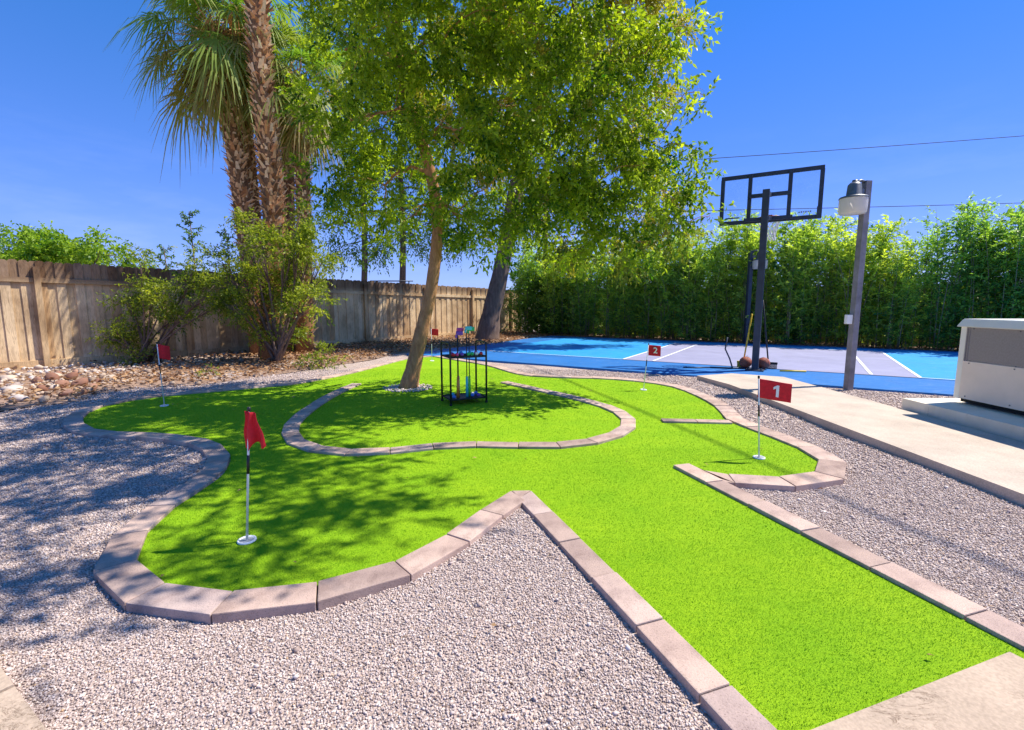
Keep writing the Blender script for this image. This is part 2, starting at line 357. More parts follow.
# ---------------------------------------------------------------- outlines on the ground
def catmull(pts, step=0.04, closed=False):
    pts = [Vector((p[0], p[1])) for p in pts]; n = len(pts); out = []
    rngk = range(n if closed else n - 1)
    for i in rngk:
        if closed: p0, p1, p2, p3 = pts[i - 1], pts[i], pts[(i + 1) % n], pts[(i + 2) % n]
        else: p0, p1, p2, p3 = pts[max(i - 1, 0)], pts[i], pts[i + 1], pts[min(i + 2, n - 1)]
        k = max(2, int((p2 - p1).length / step))
        for j in range(k):
            t = j / k
            out.append(0.5 * ((2 * p1) + (p2 - p0) * t + (2 * p0 - 5 * p1 + 4 * p2 - p3) * t * t + (3 * p1 - p0 - 3 * p2 + p3) * t ** 3))
    if not closed: out.append(pts[-1])
    return out
ZT = 0.032                                     # paver top
def gp(l, z=ZT): return [G(x, y, z).xy for x, y in l]
apex = G(531, 490, ZT).xy
vend = apex + (G(778, 728.6, ZT).xy - apex) * 1.45
left_px = [(511, 490.5), (480, 510), (440, 538), (404, 557), (368, 569), (309, 583), (249, 590), (185, 587), (146, 573), (136, 556), (145, 533), (167, 510),
           (202, 487), (224, 470), (230, 453), (217, 442), (192, 435.5), (146, 431.5), (104, 430), (86, 424.5), (83, 417), (95, 408), (117, 402),
           (160, 395.5), (210, 391), (255, 387), (300, 382.5), (350, 373), (385, 364), (410, 358), (433, 356)]
right_px = [(433, 356), (458, 360), (487, 365), (520, 374), (560, 377), (600, 378), (640, 381), (672, 386), (696, 395), (714, 405), (721, 412), (724, 417), (737, 423),
            (764, 433), (793, 444.5), (813, 454), (820, 462), (817, 469), (808, 474), (782, 476), (746, 474.5), (728, 473)]
tip = G(673, 465, ZT).xy
strip_end = tip + (G(1005, 636, ZT).xy - tip) * 1.5
cl = catmull(gp(left_px)); cr_ = catmull(gp(right_px))
ring_out_px = [(352, 383), (340, 388), (323, 396), (300, 410), (284, 424), (282, 435), (293, 446), (327, 453), (363, 454), (400, 451.5), (449, 446.5), (499, 446), (549, 447.5), (599, 442.5),
               (628, 433), (637, 424), (632, 415), (614, 406), (582, 397), (545, 389), (508, 381)]
ring = catmull(gp(ring_out_px))

def cut(line, L, closed=False):
    """points of a dense line about L apart along it"""
    d = [0]
    for a, b in zip(line, line[1:] + ([line[0]] if closed else [])): d.append(d[-1] + (b - a).length)
    tot = d[-1]; n = max(2, round(tot / L)); out = []; j = 0
    ln = line + ([line[0]] if closed else [])
    for i in range(n + (0 if closed else 1)):
        s = min(tot * i / n, tot - 1e-6)
        while j < len(d) - 2 and d[j + 1] < s: j += 1
        t = (s - d[j]) / max(1e-9, d[j + 1] - d[j]); out.append(ln[j].lerp(ln[j + 1], t))
    return out
def normals(nodes, closed):
    out = []
    for i in range(len(nodes)):
        a = nodes[i - 1] if (i > 0 or closed) else None
        b = nodes[(i + 1) % len(nodes)] if (i < len(nodes) - 1 or closed) else None
        n1 = (nodes[i] - a).normalized() if a is not None else None
        n2 = (b - nodes[i]).normalized() if b is not None else None
        n1 = n1 if n1 is not None else n2; n2 = n2 if n2 is not None else n1
        p = Vector((-n1.y, n1.x)); q = Vector((-n2.y, n2.x)); m = (p + q)
        if m.length < 1e-4: m = p
        m.normalize(); out.append(m / max(0.45, m.dot(p)))
    return out
def paver_run(root, nodes, width, side, closed=False, gap=0.003):
    nn = normals(nodes, closed); k = len(nodes); wl = width if isinstance(width, list) else [width] * k
    for i in range(k if closed else k - 1):
        j = (i + 1) % k
        a, b = nodes[i].copy(), nodes[j].copy()
        if (b - a).length < 0.03: continue
        c, d = b + nn[j] * wl[j] * side, a + nn[i] * wl[i] * side
        e = (b - a).normalized() * gap
        a2, b2 = a + e, b - e; e2 = (c - d).normalized() * gap if (c - d).length > 0.02 else e * 0
        c2, d2 = c - e2, d + e2
        z0, z1 = -0.05, ZT + random.uniform(-0.003, 0.003)
        cen = (a + c) / 2
        bm = bmesh.new(); q = [a2, b2, c2, d2]
        if side < 0: q = q[::-1]
        lo_ = [bm.verts.new((p.x - cen.x, p.y - cen.y, z0)) for p in q]
        hi_ = [bm.verts.new((p.x - cen.x, p.y - cen.y, z1 + random.uniform(-0.001, 0.001))) for p in q]
        bm.faces.new(lo_[::-1]); bm.faces.new(hi_)
        for m_ in range(4): bm.faces.new((lo_[m_], lo_[(m_ + 1) % 4], hi_[(m_ + 1) % 4], hi_[m_]))
        bmesh.ops.bevel(bm, geom=[ed for ed in bm.edges], offset=0.005, segments=2, affect='EDGES', profile=0.6)
        me = bpy.data.meshes.new('paver'); bm.to_mesh(me); bm.free(); me.materials.append(M['paver'])
        o = bpy.data.objects.new('paver', me); o.location = (cen.x, cen.y, 0); link(o, root)

r1 = tag(empty('paver_edging'), 'long curving border of grey-pink pavers round the left lobes of the putting green', 'paver edging', 'paver borders of the putting green')
nodesA = cut([vend, apex], 0.33) + cut(cl, 0.34)
wA = [.125 if i_ < 9 else .155 for i_ in range(len(nodesA))]
paver_run(r1, nodesA, wA, 1)
r2 = tag(empty('paver_edging'), 'paver border along the far side and round the lobe with the number 1 flag', 'paver edging', 'paver borders of the putting green')
nodesB = cut(cr_, 0.34); paver_run(r2, nodesB, 0.18, 1)
r3 = tag(empty('paver_edging'), 'straight paver border from the sharp tip down to the right corner of the green', 'paver edging', 'paver borders of the putting green')
paver_run(r3, cut([tip, strip_end], 0.38), 0.14, 1)
bm = bmesh.new(); q3 = [tip, G(727.5, 473.2, ZT).xy, cr_[-1] + normals(nodesB, False)[-1] * .175, tip + normals([tip, strip_end], False)[0] * .14 + (strip_end - tip).normalized() * .34]
c3 = tip.copy(); q3 = [q - c3 for q in q3]; q3[3] = (strip_end - tip).normalized() * .40 + normals([tip, strip_end], False)[0] * .142
q3 = [Vector((0.02, 0.004)), q3[1], q3[2], q3[3], normals([tip, strip_end], False)[0] * .142]
lo_ = [bm.verts.new((p.x, p.y, -.05)) for p in q3]; hi_ = [bm.verts.new((p.x, p.y, ZT - .006)) for p in q3]
bm.faces.new(lo_); bm.faces.new(hi_[::-1])
for m_ in range(5): bm.faces.new((lo_[m_], hi_[m_], hi_[(m_ + 1) % 5], lo_[(m_ + 1) % 5]))
bmesh.ops.recalc_face_normals(bm, faces=list(bm.faces))
me = bpy.data.meshes.new('paver'); bm.to_mesh(me); bm.free(); me.materials.append(M['paver']); o = bpy.data.objects.new('paver', me); o.location = (c3.x, c3.y, 0); link(o, r3)
r4 = tag(empty('paver_edging'), 'loop of pavers round the island with the leaning tree and black rack', 'paver edging', 'paver borders of the putting green')
nodesR = cut(ring, 0.36); paver_run(r4, nodesR, 0.15, 1)
r5 = tag(empty('paver_edging'), 'short straight paver strip jutting into the green left of the number 1 flag', 'paver edging', 'paver borders of the putting green')
paver_run(r5, cut([G(663, 421, ZT).xy, G(733, 422.5, ZT).xy], 0.3), 0.12, 1)

# ---------------------------------------------------------------- flat ground
def sheet(name, poly, z, mat, kind='structure', thick=0.0, parent=None, org=(0, 0)):
    bm = bmesh.new(); vs = [bm.verts.new((p[0] - org[0], p[1] - org[1], z)) for p in poly]
    f = bm.faces.new(vs); f.normal_update()
    if f.normal.z < 0: f.normal_flip()
    if thick:
        r = bmesh.ops.extrude_face_region(bm, geom=[f]);
        for v in [e for e in r['geom'] if isinstance(e, bmesh.types.BMVert)]: v.co.z += 0
        for v in vs: v.co.z -= thick
        bmesh.ops.recalc_face_normals(bm, faces=list(bm.faces))
    bmesh.ops.triangulate(bm, faces=[f for f in bm.faces if len(f.verts) > 4])
    me = bpy.data.meshes.new(name); bm.to_mesh(me); bm.free(); me.materials.append(mat)
    o = link(bpy.data.objects.new(name, me), parent)
    if kind: o['kind'] = kind
    return o
# one ground sheet to the horizon, gently uneven near the camera
ZG = 0.0
sheet('ground', [(-900, -40), (900, -40), (900, 1500), (-900, 1500)], -0.03, mat_simple('dry_earth', (0.34, 0.27, 0.2), 0.95, var=0.2, scale=1.5), thick=0)
gx0, gx1, gy0, gy1 = -16, 9, 0, 24
nx, ny = 200, 190
X, Y = np.meshgrid(np.linspace(gx0, gx1, nx), np.linspace(gy0, gy1, ny))
Zg = 0.006 * np.sin(X * 2.3 + 1.2 * np.sin(Y)) + 0.005 * np.sin(Y * 3.1 + X) - 0.004
idx = np.arange(nx * ny).reshape(ny, nx)
quads = np.stack([idx[:-1, :-1], idx[:-1, 1:], idx[1:, 1:], idx[1:, :-1]], -1).reshape(-1, 4)
g = np_obj('gravel_ground', np.stack([X.ravel(), Y.ravel(), Zg.ravel()], 1), quads, M['gravel'], smooth=True); g['kind'] = 'structure'
turf_poly = [vend, apex] + cl + cr_[1:] + [tip, strip_end, (strip_end.x - 0.1, strip_end.y - 0.3)]
# the turf lies a little under the paver tops and over the gravel
TZ = 0.012
def grid_sheet(name, poly, z, mat, step, kind='structure'):
    return sheet(name, poly, z, mat, kind)
turf = sheet('artificial_turf', turf_poly, TZ, M['turf'])

U = Vector((0.853, -0.522)); Vv = Vector((0.522, 0.853))
def ct(u, v): return U * u + Vv * v
def crect(name, u0, u1, v0, v1, z, mat, parent=None, thick=0):
    return sheet(name, [ct(u0, v0), ct(u1, v0), ct(u1, v1), ct(u0, v1)], z, mat, 'structure' if parent is None else None, thick, parent)
court = crect('basketball_court', -8.2, 12, 8.5, 16.2, 0.03, M['court_dark'], thick=0.06)
crect('playing_area', -7.2, 12, 10.08, 15.75, 0.034, M['court_light'], court)
crect('painted_key', -3.35, 1.65, 10.08, 15.0, 0.038, M['court_key'], court)
def cline(pts, w, z=0.042, closed=False):
    L = []; Rr = []
    n = normals(pts, closed)
    for p, q in zip(pts, n): L.append(p + q * w / 2); Rr.append(p - q * w / 2)
    m = MB(); k = len(pts)
    m.add([(*p, z) for p in L] + [(*p, z) for p in Rr], [(i, (i + 1) % k, k + (i + 1) % k, k + i) for i in range(k if closed else k - 1)])
    return m.build('court_line', M['line'], court)
cline([ct(-3.35, 10.1), ct(-3.35, 15.0), ct(1.65, 15.0), ct(1.65, 10.1)], 0.05)
cline([ct(-2.7, 10.1), ct(-2.7, 15.0)], 0.05, 0.044); cline([ct(1.0, 10.1), ct(1.0, 15.0)], 0.05, 0.044)
cline([ct(-7.2, 10.1), ct(-3.35, 10.1)], 0.03); cline([ct(1.65, 10.1), ct(12, 10.1)], 0.03)

# walkway, pad, patio slabs
walk = sheet('concrete_walkway', [(3.17, -1), (3.17, 6.9), (3.02, 7.75), (3.7, 8.0), (4.36, 7.62), (4.36, -1)], 0.075, M['walk'], thick=0.11)
pc = G(1010, 649, 0.04).xy; pl = G(805, 729, 0.04).xy; dr = (pl - pc).normalized()
prt = Vector((-dr.y, dr.x)); prt = prt if prt.x > 0 else -prt
pr_ = G(1024, 656, 0.04).xy
sheet('patio_slab', [pc, pc + dr * 3.0, pc + dr * 3.0 + Vector((0.5, -2)), pc + (pr_ - pc).normalized() * 2.5], 0.03, M['patio'], thick=0.07)
a_, b_, c_ = G(0, 665, 0.04).xy, G(14, 685, 0.04).xy, G(47, 728, 0.04).xy
d_ = (c_ - a_).normalized(); nrm = Vector((-d_.y, d_.x)); nrm = nrm if nrm.x < 0 else -nrm
def slab(p, q): return [p, q, q + nrm * 1.4, p + nrm * 1.4]
sheet('stepping_slab', slab(a_ - d_ * 1.2, b_ - d_ * 0.006), 0.04, M['patio'], thick=0.07)
sheet('stepping_slab', slab(b_ + d_ * 0.006, b_ + d_ * 1.4), 0.038, M['patio'], thick=0.07)

# ---------------------------------------------------------------- fences
fa, fb = G(0, 371).xy, G(468, 335.5).xy
fd = (fb - fa).normalized(); fa = fa - fd * 4.2; fL = (fb - fa).length + 3.4; fn = Vector((fd.y, -fd.x))   # fn faces the yard
def make_fence(label, a, d, n, L, h0, h1, sec, rail_side, group, posts_in_front=True, rz=0):
    root = tag(empty('wooden_fence', (a.x, a.y, 0)), label, 'fence', group)
    def pt(s, off, z): return Vector((d.x * s + n.x * off, d.y * s + n.y * off, z))
    ns = int(L / sec) + 1
    Mx = Matrix(((d.x, n.x, 0), (d.y, n.y, 0), (0, 0, 1)))
    for i in range(ns):
        mb = MB(); s = i * sec; e = min(L, s + sec)
        while s < e - 0.02:
            wd = 0.138 + random.uniform(-0.004, 0.004); h = h0 + (h1 - h0) * s / L + random.uniform(-0.012, 0.012)
            c = s + wd / 2; x0, x1 = -wd / 2, wd / 2; t = 0.009; k = 0.03; tw = 0.010 * (1 if int(s * 7.3) % 2 else -1) + random.uniform(-0.002, 0.002)
            prof = [(x0, 0.12), (x1, 0.12), (x1, h - k), (x1 - k, h), (x0 + k, h), (x0, h - k)]
            vs = [pt(c + x, tw + (t if f else -t) + random.uniform(-0.001, 0.001), z) for f in (1, 0) for x, z in prof]
            fs = [tuple(range(5, -1, -1)), tuple(range(6, 12))] + [(q, (q + 1) % 6, 6 + (q + 1) % 6, 6 + q) for q in range(6)]
            mb.add(vs, fs, random.uniform(0.0, 1.0)); s += wd - random.uniform(0.0, 0.003)
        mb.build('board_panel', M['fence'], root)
        s = i * sec; hh = h0 + (h1 - h0) * s / L; h2 = h0 + (h1 - h0) * e / L; o = 0.03 * rail_side
        rb = MB(); rb.beam(pt(s + 0.05, o, hh - 0.36), pt(e - 0.05, o, h2 - 0.36), 0.04, 0.09, random.random(), 0.003); rb.build('rail', M['fence'], root)
        kb = MB(); kb.beam(pt(s + 0.02, 0.026, 0.07), pt(e - 0.02, 0.026, 0.07), 0.035, 0.17, random.random(), 0.003); kb.build('kickboard', M['fence'], root)
        pb = MB(); c = pt(s, 0.055 * rail_side, (hh - 0.1) / 2); pb.box(c, (0.095, 0.095, hh - 0.12), Mx, 0.15 + 0.3 * random.random(), 0.004); pb.build('post', M['fence'], root)
    return root
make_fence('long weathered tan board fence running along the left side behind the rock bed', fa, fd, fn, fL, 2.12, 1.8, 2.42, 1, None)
# hedge line and the fence behind it
ha = ct(-9.2, 17.3); 
make_fence('brown board fence glimpsed behind the hedge shrubs beyond the court', ct(-9.6, 18.6), U, -Vv, 22, 1.8, 1.8, 2.42, -1, None)

# ---------------------------------------------------------------- scatter helpers
def poly_mask(P_, poly):
    x, y = P_[:, 0], P_[:, 1]; ins = np.zeros(len(P_), bool); n = len(poly)
    pl_ = np.array([(p[0], p[1]) for p in poly])
    j = n - 1
    for i in range(n):
        xi, yi = pl_[i]; xj, yj = pl_[j]
        if yi != yj:
            ins ^= ((yi > y) != (yj > y)) & (x < (xj - xi) * (y - yi) / (yj - yi) + xi)
        j = i
    return ins
def offset_nodes(nodes, w, closed=False): 
    nn = normals(nodes, closed); return [p + q * w for p, q in zip(nodes, nn)]
paved = []
def strip_mask(P_, nodes, wd, closed=False):
    m = np.zeros(len(P_), bool); nn = normals(nodes, closed); k = len(nodes)
    for i in range(k if closed else k - 1):
        j = (i + 1) % k
        q = [nodes[i], nodes[j], nodes[j] + nn[j] * wd, nodes[i] + nn[i] * wd]
        m |= poly_mask(P_, q)
    return m
courtp = [ct(-8.25, 8.45), ct(12, 8.45), ct(12, 16.3), ct(-8.25, 16.3)]
walkp = [(3.15, -1), (3.15, 6.9), (3.0, 7.8), (3.7, 8.05), (4.4, 7.7), (4.4, -1)]
patiop = [pc, pc + dr * 3.0, pc + dr * 3.0 + Vector((0.5, -2)), pc + (pr_ - pc).normalized() * 2.5]
slabp = slab(a_ - d_ * 1.2, b_ + d_ * 1.4)
# bed of river rock: strip between the fence and a wandering line
bed_px = [(-60, 428), (0, 411), (40, 405), (70, 403), (100, 394), (140, 388), (200, 385), (260, 377), (320, 368), (370, 360), (400, 353), (430, 350), (455, 349), (500, 345), (527, 338)]
bedline = [G(x, y).xy for x, y in bed_px]
bedj = 1
bedp = bedline + [ct(-8.2, 16.8), fa + fd * (fL - 0.5), fa + fd * 0.5]
def in_view(P_, margin=0.06):
    X_, Y_ = P_[:, 0], P_[:, 1]; zc = Y_ * CP + CAMH * SP
    xx = X_ / zc * F / 512; yc = (-CAMH * CP + Y_ * SP) / zc * F   # screen y up
    return (np.abs(xx) < 1 + margin) & (yc > -365 * (1 + margin)) & (Y_ > 0.6)
def taken(P_):
    m = poly_mask(P_, turf_poly) | poly_mask(P_, courtp) | poly_mask(P_, walkp) | poly_mask(P_, patiop) | poly_mask(P_, slabp)
    m |= strip_mask(P_, nodesA, 0.14) | strip_mask(P_, nodesB, 0.18) | strip_mask(P_, [tip, strip_end], 0.15)
    m |= poly_mask(P_, [(4.35, 2), (9, 2), (9, 5.35), (4.35, 5.35)])
    return m
def rand_rot(n, tilt=None):
    q = rng.normal(size=(n, 4)); q /= np.linalg.norm(q, axis=1)[:, None]
    a, b, c, d = q.T
    return np.stack([np.stack([1 - 2 * (c * c + d * d), 2 * (b * c - a * d), 2 * (b * d + a * c)], -1),
                     np.stack([2 * (b * c + a * d), 1 - 2 * (b * b + d * d), 2 * (c * d - a * b)], -1),
                     np.stack([2 * (b * d - a * c), 2 * (c * d + a * b), 1 - 2 * (b * b + c * c)], -1)], 1)
def ico(sub):
    bm = bmesh.new(); bmesh.ops.create_icosphere(bm, subdivisions=sub, radius=1); bm.verts.index_update()
    V = np.array([v.co[:] for v in bm.verts]); Fc = np.array([[v.index for v in f.verts] for f in bm.faces]); bm.free(); return V, Fc
OCT = (np.array([(1, 0, 0), (-1, 0, 0), (0, 1, 0), (0, -1, 0), (0, 0, 1), (0, 0, -1)], float),
       np.array([(0, 2, 4), (2, 1, 4), (1, 3, 4), (3, 0, 4), (2, 0, 5), (1, 2, 5), (3, 1, 5), (0, 3, 5)]))
def scatter_stones(P3, size, base, jit, flat=0.7):
    """P3 (n,3) centres, size (n,) radii -> V, F, stone index per vertex"""
    n = len(P3); V0, F0 = base; k = len(V0)
    V = V0[None] * (1 + rng.uniform(-jit, jit, (n, k, 1))) * np.stack([np.ones(n), rng.uniform(0.65, 1, n), rng.uniform(0.5, 0.85, n)], 1)[:, None, :]
    V = np.einsum('nij,nkj->nki', rand_rot(n), V) * size[:, None, None]
    V[:, :, 2] *= flat; V += P3[:, None, :]
    Fc = F0[None] + (np.arange(n) * k)[:, None, None]
    return V.reshape(-1, 3), Fc.reshape(-1, 3), np.repeat(np.arange(n), k)
def sample(n, x0, x1, y0, y1): return np.stack([rng.uniform(x0, x1, n), rng.uniform(y0, y1, n)], 1)

# loose gravel: real stones near the camera, larger and sparser further off
parts = []
for (ya, yb, dens, s0, s1, base) in ((1.0, 2.2, 22000, 0.0034, 0.0068, OCT), (2.2, 3.4, 12000, 0.0046, 0.0085, OCT), (3.4, 5.0, 4600, 0.0065, 0.0115, OCT), (5.0, 9.0, 1500, 0.009, 0.015, OCT)):
    x0, x1 = -1.15 * yb - .4, 1.15 * yb + .4
    Pq = sample(int(dens * (x1 - x0) * (yb - ya)), x0, x1, ya, yb)
    Pq = Pq[in_view(Pq)]; Pq = Pq[~taken(Pq)]; Pq = Pq[~poly_mask(Pq + rng.normal(0, .13, Pq.shape), bedp)]
    sz = rng.uniform(s0, s1, len(Pq)) * (1 + (rng.random(len(Pq)) < 0.004) * 1.2)
    zz = 0.006 * np.sin(Pq[:, 0] * 2.3 + 1.2 * np.sin(Pq[:, 1])) + 0.005 * np.sin(Pq[:, 1] * 3.1 + Pq[:, 0]) - 0.004
    V, Fc, ix = scatter_stones(np.column_stack([Pq, zz + sz * rng.uniform(0.1, 0.7, len(Pq))]), sz, base, 0.25, 0.8)
    parts.append((V, Fc, rng.random(len(Pq))[ix]))
off = 0; VV, FF, TT = [], [], []
for V, Fc, t_ in parts: VV.append(V); FF.append(Fc + off); TT.append(t_); off += len(V)
tag(np_obj('gravel', np.concatenate(VV), np.concatenate(FF), M['stones'], tint=np.concatenate(TT)), 'loose pale pinkish crushed gravel around the green', 'gravel', kind='stuff')

# turf fibres
Vl, Tl = [], []
for ya, yb, dens, h, wd in ((1.0, 2.4, 26000, 0.0065, 0.0014), (2.4, 4.0, 11000, 0.0075, 0.0019), (4.0, 9.0, 2600, 0.009, 0.003)):
    x0, x1 = -1.15 * yb - .3, 1.15 * yb + .3
    Pq = sample(int(dens * (x1 - x0) * (yb - ya)), x0, x1, ya, yb)
    Pq = Pq[in_view(Pq)]; Pq = Pq[poly_mask(Pq, turf_poly)]; Pq = Pq[~poly_mask(Pq, patiop)]; Pq = Pq[~strip_mask(Pq, nodesR, 0.15)]
    n = len(Pq); a = rng.uniform(0, 2 * np.pi, n); hh = h * rng.uniform(0.6, 1.3, n)
    sx_, sy_ = np.cos(a) * wd, np.sin(a) * wd; lx, ly = rng.normal(0.0025, 0.003, n), rng.normal(-0.0015, 0.003, n)
    b = np.column_stack([Pq, np.full(n, TZ - 0.001)])
    v0 = b - np.column_stack([sx_, sy_, 0 * a]); v1 = b + np.column_stack([sx_, sy_, 0 * a]); v2 = b + np.column_stack([lx, ly, hh])
    Vl.append(np.stack([v0, v1, v2], 1).reshape(-1, 3)); Tl.append(np.repeat(rng.random(n), 3))
V = np.concatenate(Vl)
tag(np_obj('turf_fibres', V, np.arange(len(V)).reshape(-1, 3), M['blades'], tint=np.concatenate(Tl)), 'short bright green synthetic fibres of the putting green', 'turf', kind='stuff')

# river rock bed with leaf litter
sheet('rock_bed_soil', bedp, 0.002, M['bed'])
ICO1, ICO2 = ico(1), ico(2)
Pq = sample(26000, -15, 3, 4, 24); Pq = Pq[poly_mask(Pq + rng.normal(0, .1, Pq.shape), bedp)]; Pq = Pq[~taken(Pq)]
# rocks lie thickest near the front-left and thin out into the litter
Pq = Pq[rng.random(len(Pq)) < np.where(Pq[:, 0] < -6.2, .85, .4)]
sz = rng.uniform(0.018, 0.05, len(Pq)) * (1 + (rng.random(len(Pq)) < 0.08) * 0.7)
V, Fc, ix = scatter_stones(np.column_stack([Pq, sz * 0.35 + 0.01]), sz, ICO1, 0.14, 0.75)
pale = np.clip((-Pq[:, 0] - 5.2) / 3, 0, 1) * 0.45
tv = np.clip(rng.uniform(0, 0.62, len(Pq)) + pale, 0, 1)
tag(np_obj('river_rocks', V, Fc, M['rock'], tint=tv[ix]), 'bed of grey and tan river cobbles along the foot of the fence', 'river rocks', kind='stuff')

def leaf_quads(Pp, D, L, W, tilt_up=0.6):
    """n leaves starting at Pp along unit D"""
    n = len(Pp); r = rng.normal(size=(n, 3)); r[:, 2] += tilt_up
    S = np.cross(D, r); S /= np.linalg.norm(S, axis=1)[:, None] + 1e-9
    Nn = np.cross(S, D)
    L = np.broadcast_to(L, n)[:, None]; W = np.broadcast_to(W, n)[:, None]
    mid = Pp + D * L * 0.45 + Nn * L * 0.06
    tipv = Pp + D * L - np.array([0, 0, 1]) * L * 0.1
    return np.stack([Pp, mid + S * W / 2, tipv, mid - S * W / 2], 1).reshape(-1, 3)
def quads_of(V): return np.arange(len(V)).reshape(-1, 4)
def unit(a): return a / (np.linalg.norm(a, axis=1)[:, None] + 1e-9)

# dry leaves on the bed and along the foot of the hedge
Pa = sample(70000, -12, 3, 5, 24); Pa = Pa[poly_mask(Pa, bedp)]; keep = rng.random(len(Pa)) < np.clip((Pa[:, 0] + 8.5) / 3.5, 0.12, 1); Pa = Pa[keep][:17000]
uu, vv2 = rng.uniform(-10, 11, 9000), 16.15 + np.abs(rng.normal(0, 0.8, 9000))
Pb = np.outer(uu, np.array(U)) + np.outer(vv2, np.array(Vv)); Pb = Pb[vv2 < 18.4]
Pc_ = np.concatenate([sample(70, -5, 3.5, 1.4, 9), sample(30, -8, 0, 4, 10)])
P2 = np.concatenate([Pa, Pb, Pc_]); n = len(P2)
base = np.column_stack([P2, rng.uniform(0.03, 0.09, n)]); base[len(Pa):, 2] = rng.uniform(0.01, 0.05, n - len(Pa)); base[-100:, 2] = rng.uniform(0.028, 0.034, 100)
D = rng.normal(size=(n, 3)); D[:, 2] *= 0.25; D = unit(D); D[-100:, 2] = 0; LL_ = rng.uniform(0.05, 0.1, n); LL_[-100:] *= .45
V = leaf_quads(base, D, LL_, LL_ * rng.uniform(0.35, 0.5, n), 2.0)
tag(np_obj('leaf_litter', V, quads_of(V), M['litter'], tint=np.repeat(rng.random(n), 4)), 'dry brown fallen leaves under the shrubs and hedge', 'leaf litter', kind='stuff')
sheet('hedge_soil', [ct(-9.5, 16.22), ct(12, 16.22), ct(12, 19.5), ct(-9.5, 19.5)], 0.004, M['bed'])

# reddish rocks in a small pile
for i, (x, y, s) in enumerate([(38, 384, .13), (52, 381, .15), (44, 391, .12), (62, 388, .14), (72, 380, .16), (80, 387, .17), (92, 390, .13), (68, 395, .12), (84, 394, .11), (58, 376, .12), (76, 374, .11), (97, 384, .1)]):
    V0, F0 = ICO2; p = G(x, y)
    d = 1 + 0.22 * np.sin(V0 @ rng.normal(size=3) * 2.4 + i) + rng.uniform(-0.05, 0.05, len(V0))
    s *= .72; V = V0 * d[:, None] * s * np.array([1, rng.uniform(0.7, 0.95), rng.uniform(0.5, 0.7)])
    V = V @ rand_rot(1)[0].T * np.array([1, 1, .75])
    o = np_obj('red_rock', V, F0, M['redrock']); o.location = (p.x, p.y, s * 0.42)
    tag(o, 'reddish-brown rock in the small pile between fence and left lobe of the green', 'rock', 'reddish rocks in the pile')
for i, (x, y, s) in enumerate([(12, 392, .15), (20, 401, .13), (28, 377, .13), (110, 379, .12), (120, 372, .13), (128, 382, .1), (8, 380, .14)]):
    V0, F0 = ICO2; p = G(x, y)
    s *= .75; V = V0 * (1 + 0.15 * np.sin(V0 @ rng.normal(size=3) * 2.2 + i))[:, None] * s * np.array([1.2, .9, .55])
    o = np_obj('cobble', V, F0, M['rock'], tint=np.full(len(V0), rng.uniform(.5, 1)), smooth=True); o.location = (p.x, p.y, s * 0.3)
    tag(o, 'large pale grey cobble lying beside the pile of red rocks', 'rock', 'pale cobbles around the red rocks')

# ---------------------------------------------------------------- foliage
def spray(centers, radii, ntw, nlf, tl, L, W, droop=0.5, shell=0.45, outward=0.8, up=0.0):
    """leafy twigs spread through blobs: returns V, tint, twig starts"""
    Vs, Ts, St = [], [], []
    for (c, r) in zip(centers, radii):
        c = np.array(c); r = np.array(r) if hasattr(r, '__len__') else np.array([r, r, r * 0.8])
        k = int(ntw * (r[0] * r[1] * r[2]) ** (2 / 3) / 0.5)
        ms = max(3, int(15 * (r[0] * r[1] * r[2]) ** (1 / 3) / (tl * 1.6)))
        d0 = unit(rng.normal(size=(ms, 3))); rad = (shell + (1 - shell) * rng.random(ms)) ** 0.6 * rng.uniform(.8, 1.2, ms)
        pick = rng.integers(0, ms, k); d = d0[pick]
        st = c + d * rad[pick][:, None] * r + rng.normal(size=(k, 3)) * (tl * .3) * np.array([1, 1, .7])
        dr_ = unit(d * outward + rng.normal(size=(k, 3)) * 0.6 + np.array([0, 0, up]))
        s = (np.arange(nlf) + 0.5) / nlf
        pos = st[:, None] + dr_[:, None] * (s * tl)[None, :, None]
        pos[:, :, 2] -= droop * tl * s[None] ** 2
        tang = dr_[:, None] - np.array([0, 0, 1]) * (2 * droop * s)[None, :, None]
        side = rng.normal(size=(k, nlf, 3)); D = unit((tang * 0.6 + side * 0.5).reshape(-1, 3)); D[:, 2] -= droop * 0.35; D = unit(D)
        n = k * nlf
        V = leaf_quads(pos.reshape(-1, 3), D, L * rng.uniform(0.65, 1.25, n), W * rng.uniform(0.7, 1.2, n))
        base = rng.uniform(-0.1, 0.12); tw = np.repeat(rng.normal(0, 0.15, ms)[pick] + rng.normal(0, 0.08, k), nlf)
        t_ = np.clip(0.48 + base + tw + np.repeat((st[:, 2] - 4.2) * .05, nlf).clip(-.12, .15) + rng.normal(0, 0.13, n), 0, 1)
        Vs.append(V); Ts.append(np.repeat(t_, 4)); St.append(st[:: max(1, k // 5)])
    return np.concatenate(Vs), np.concatenate(Ts), St

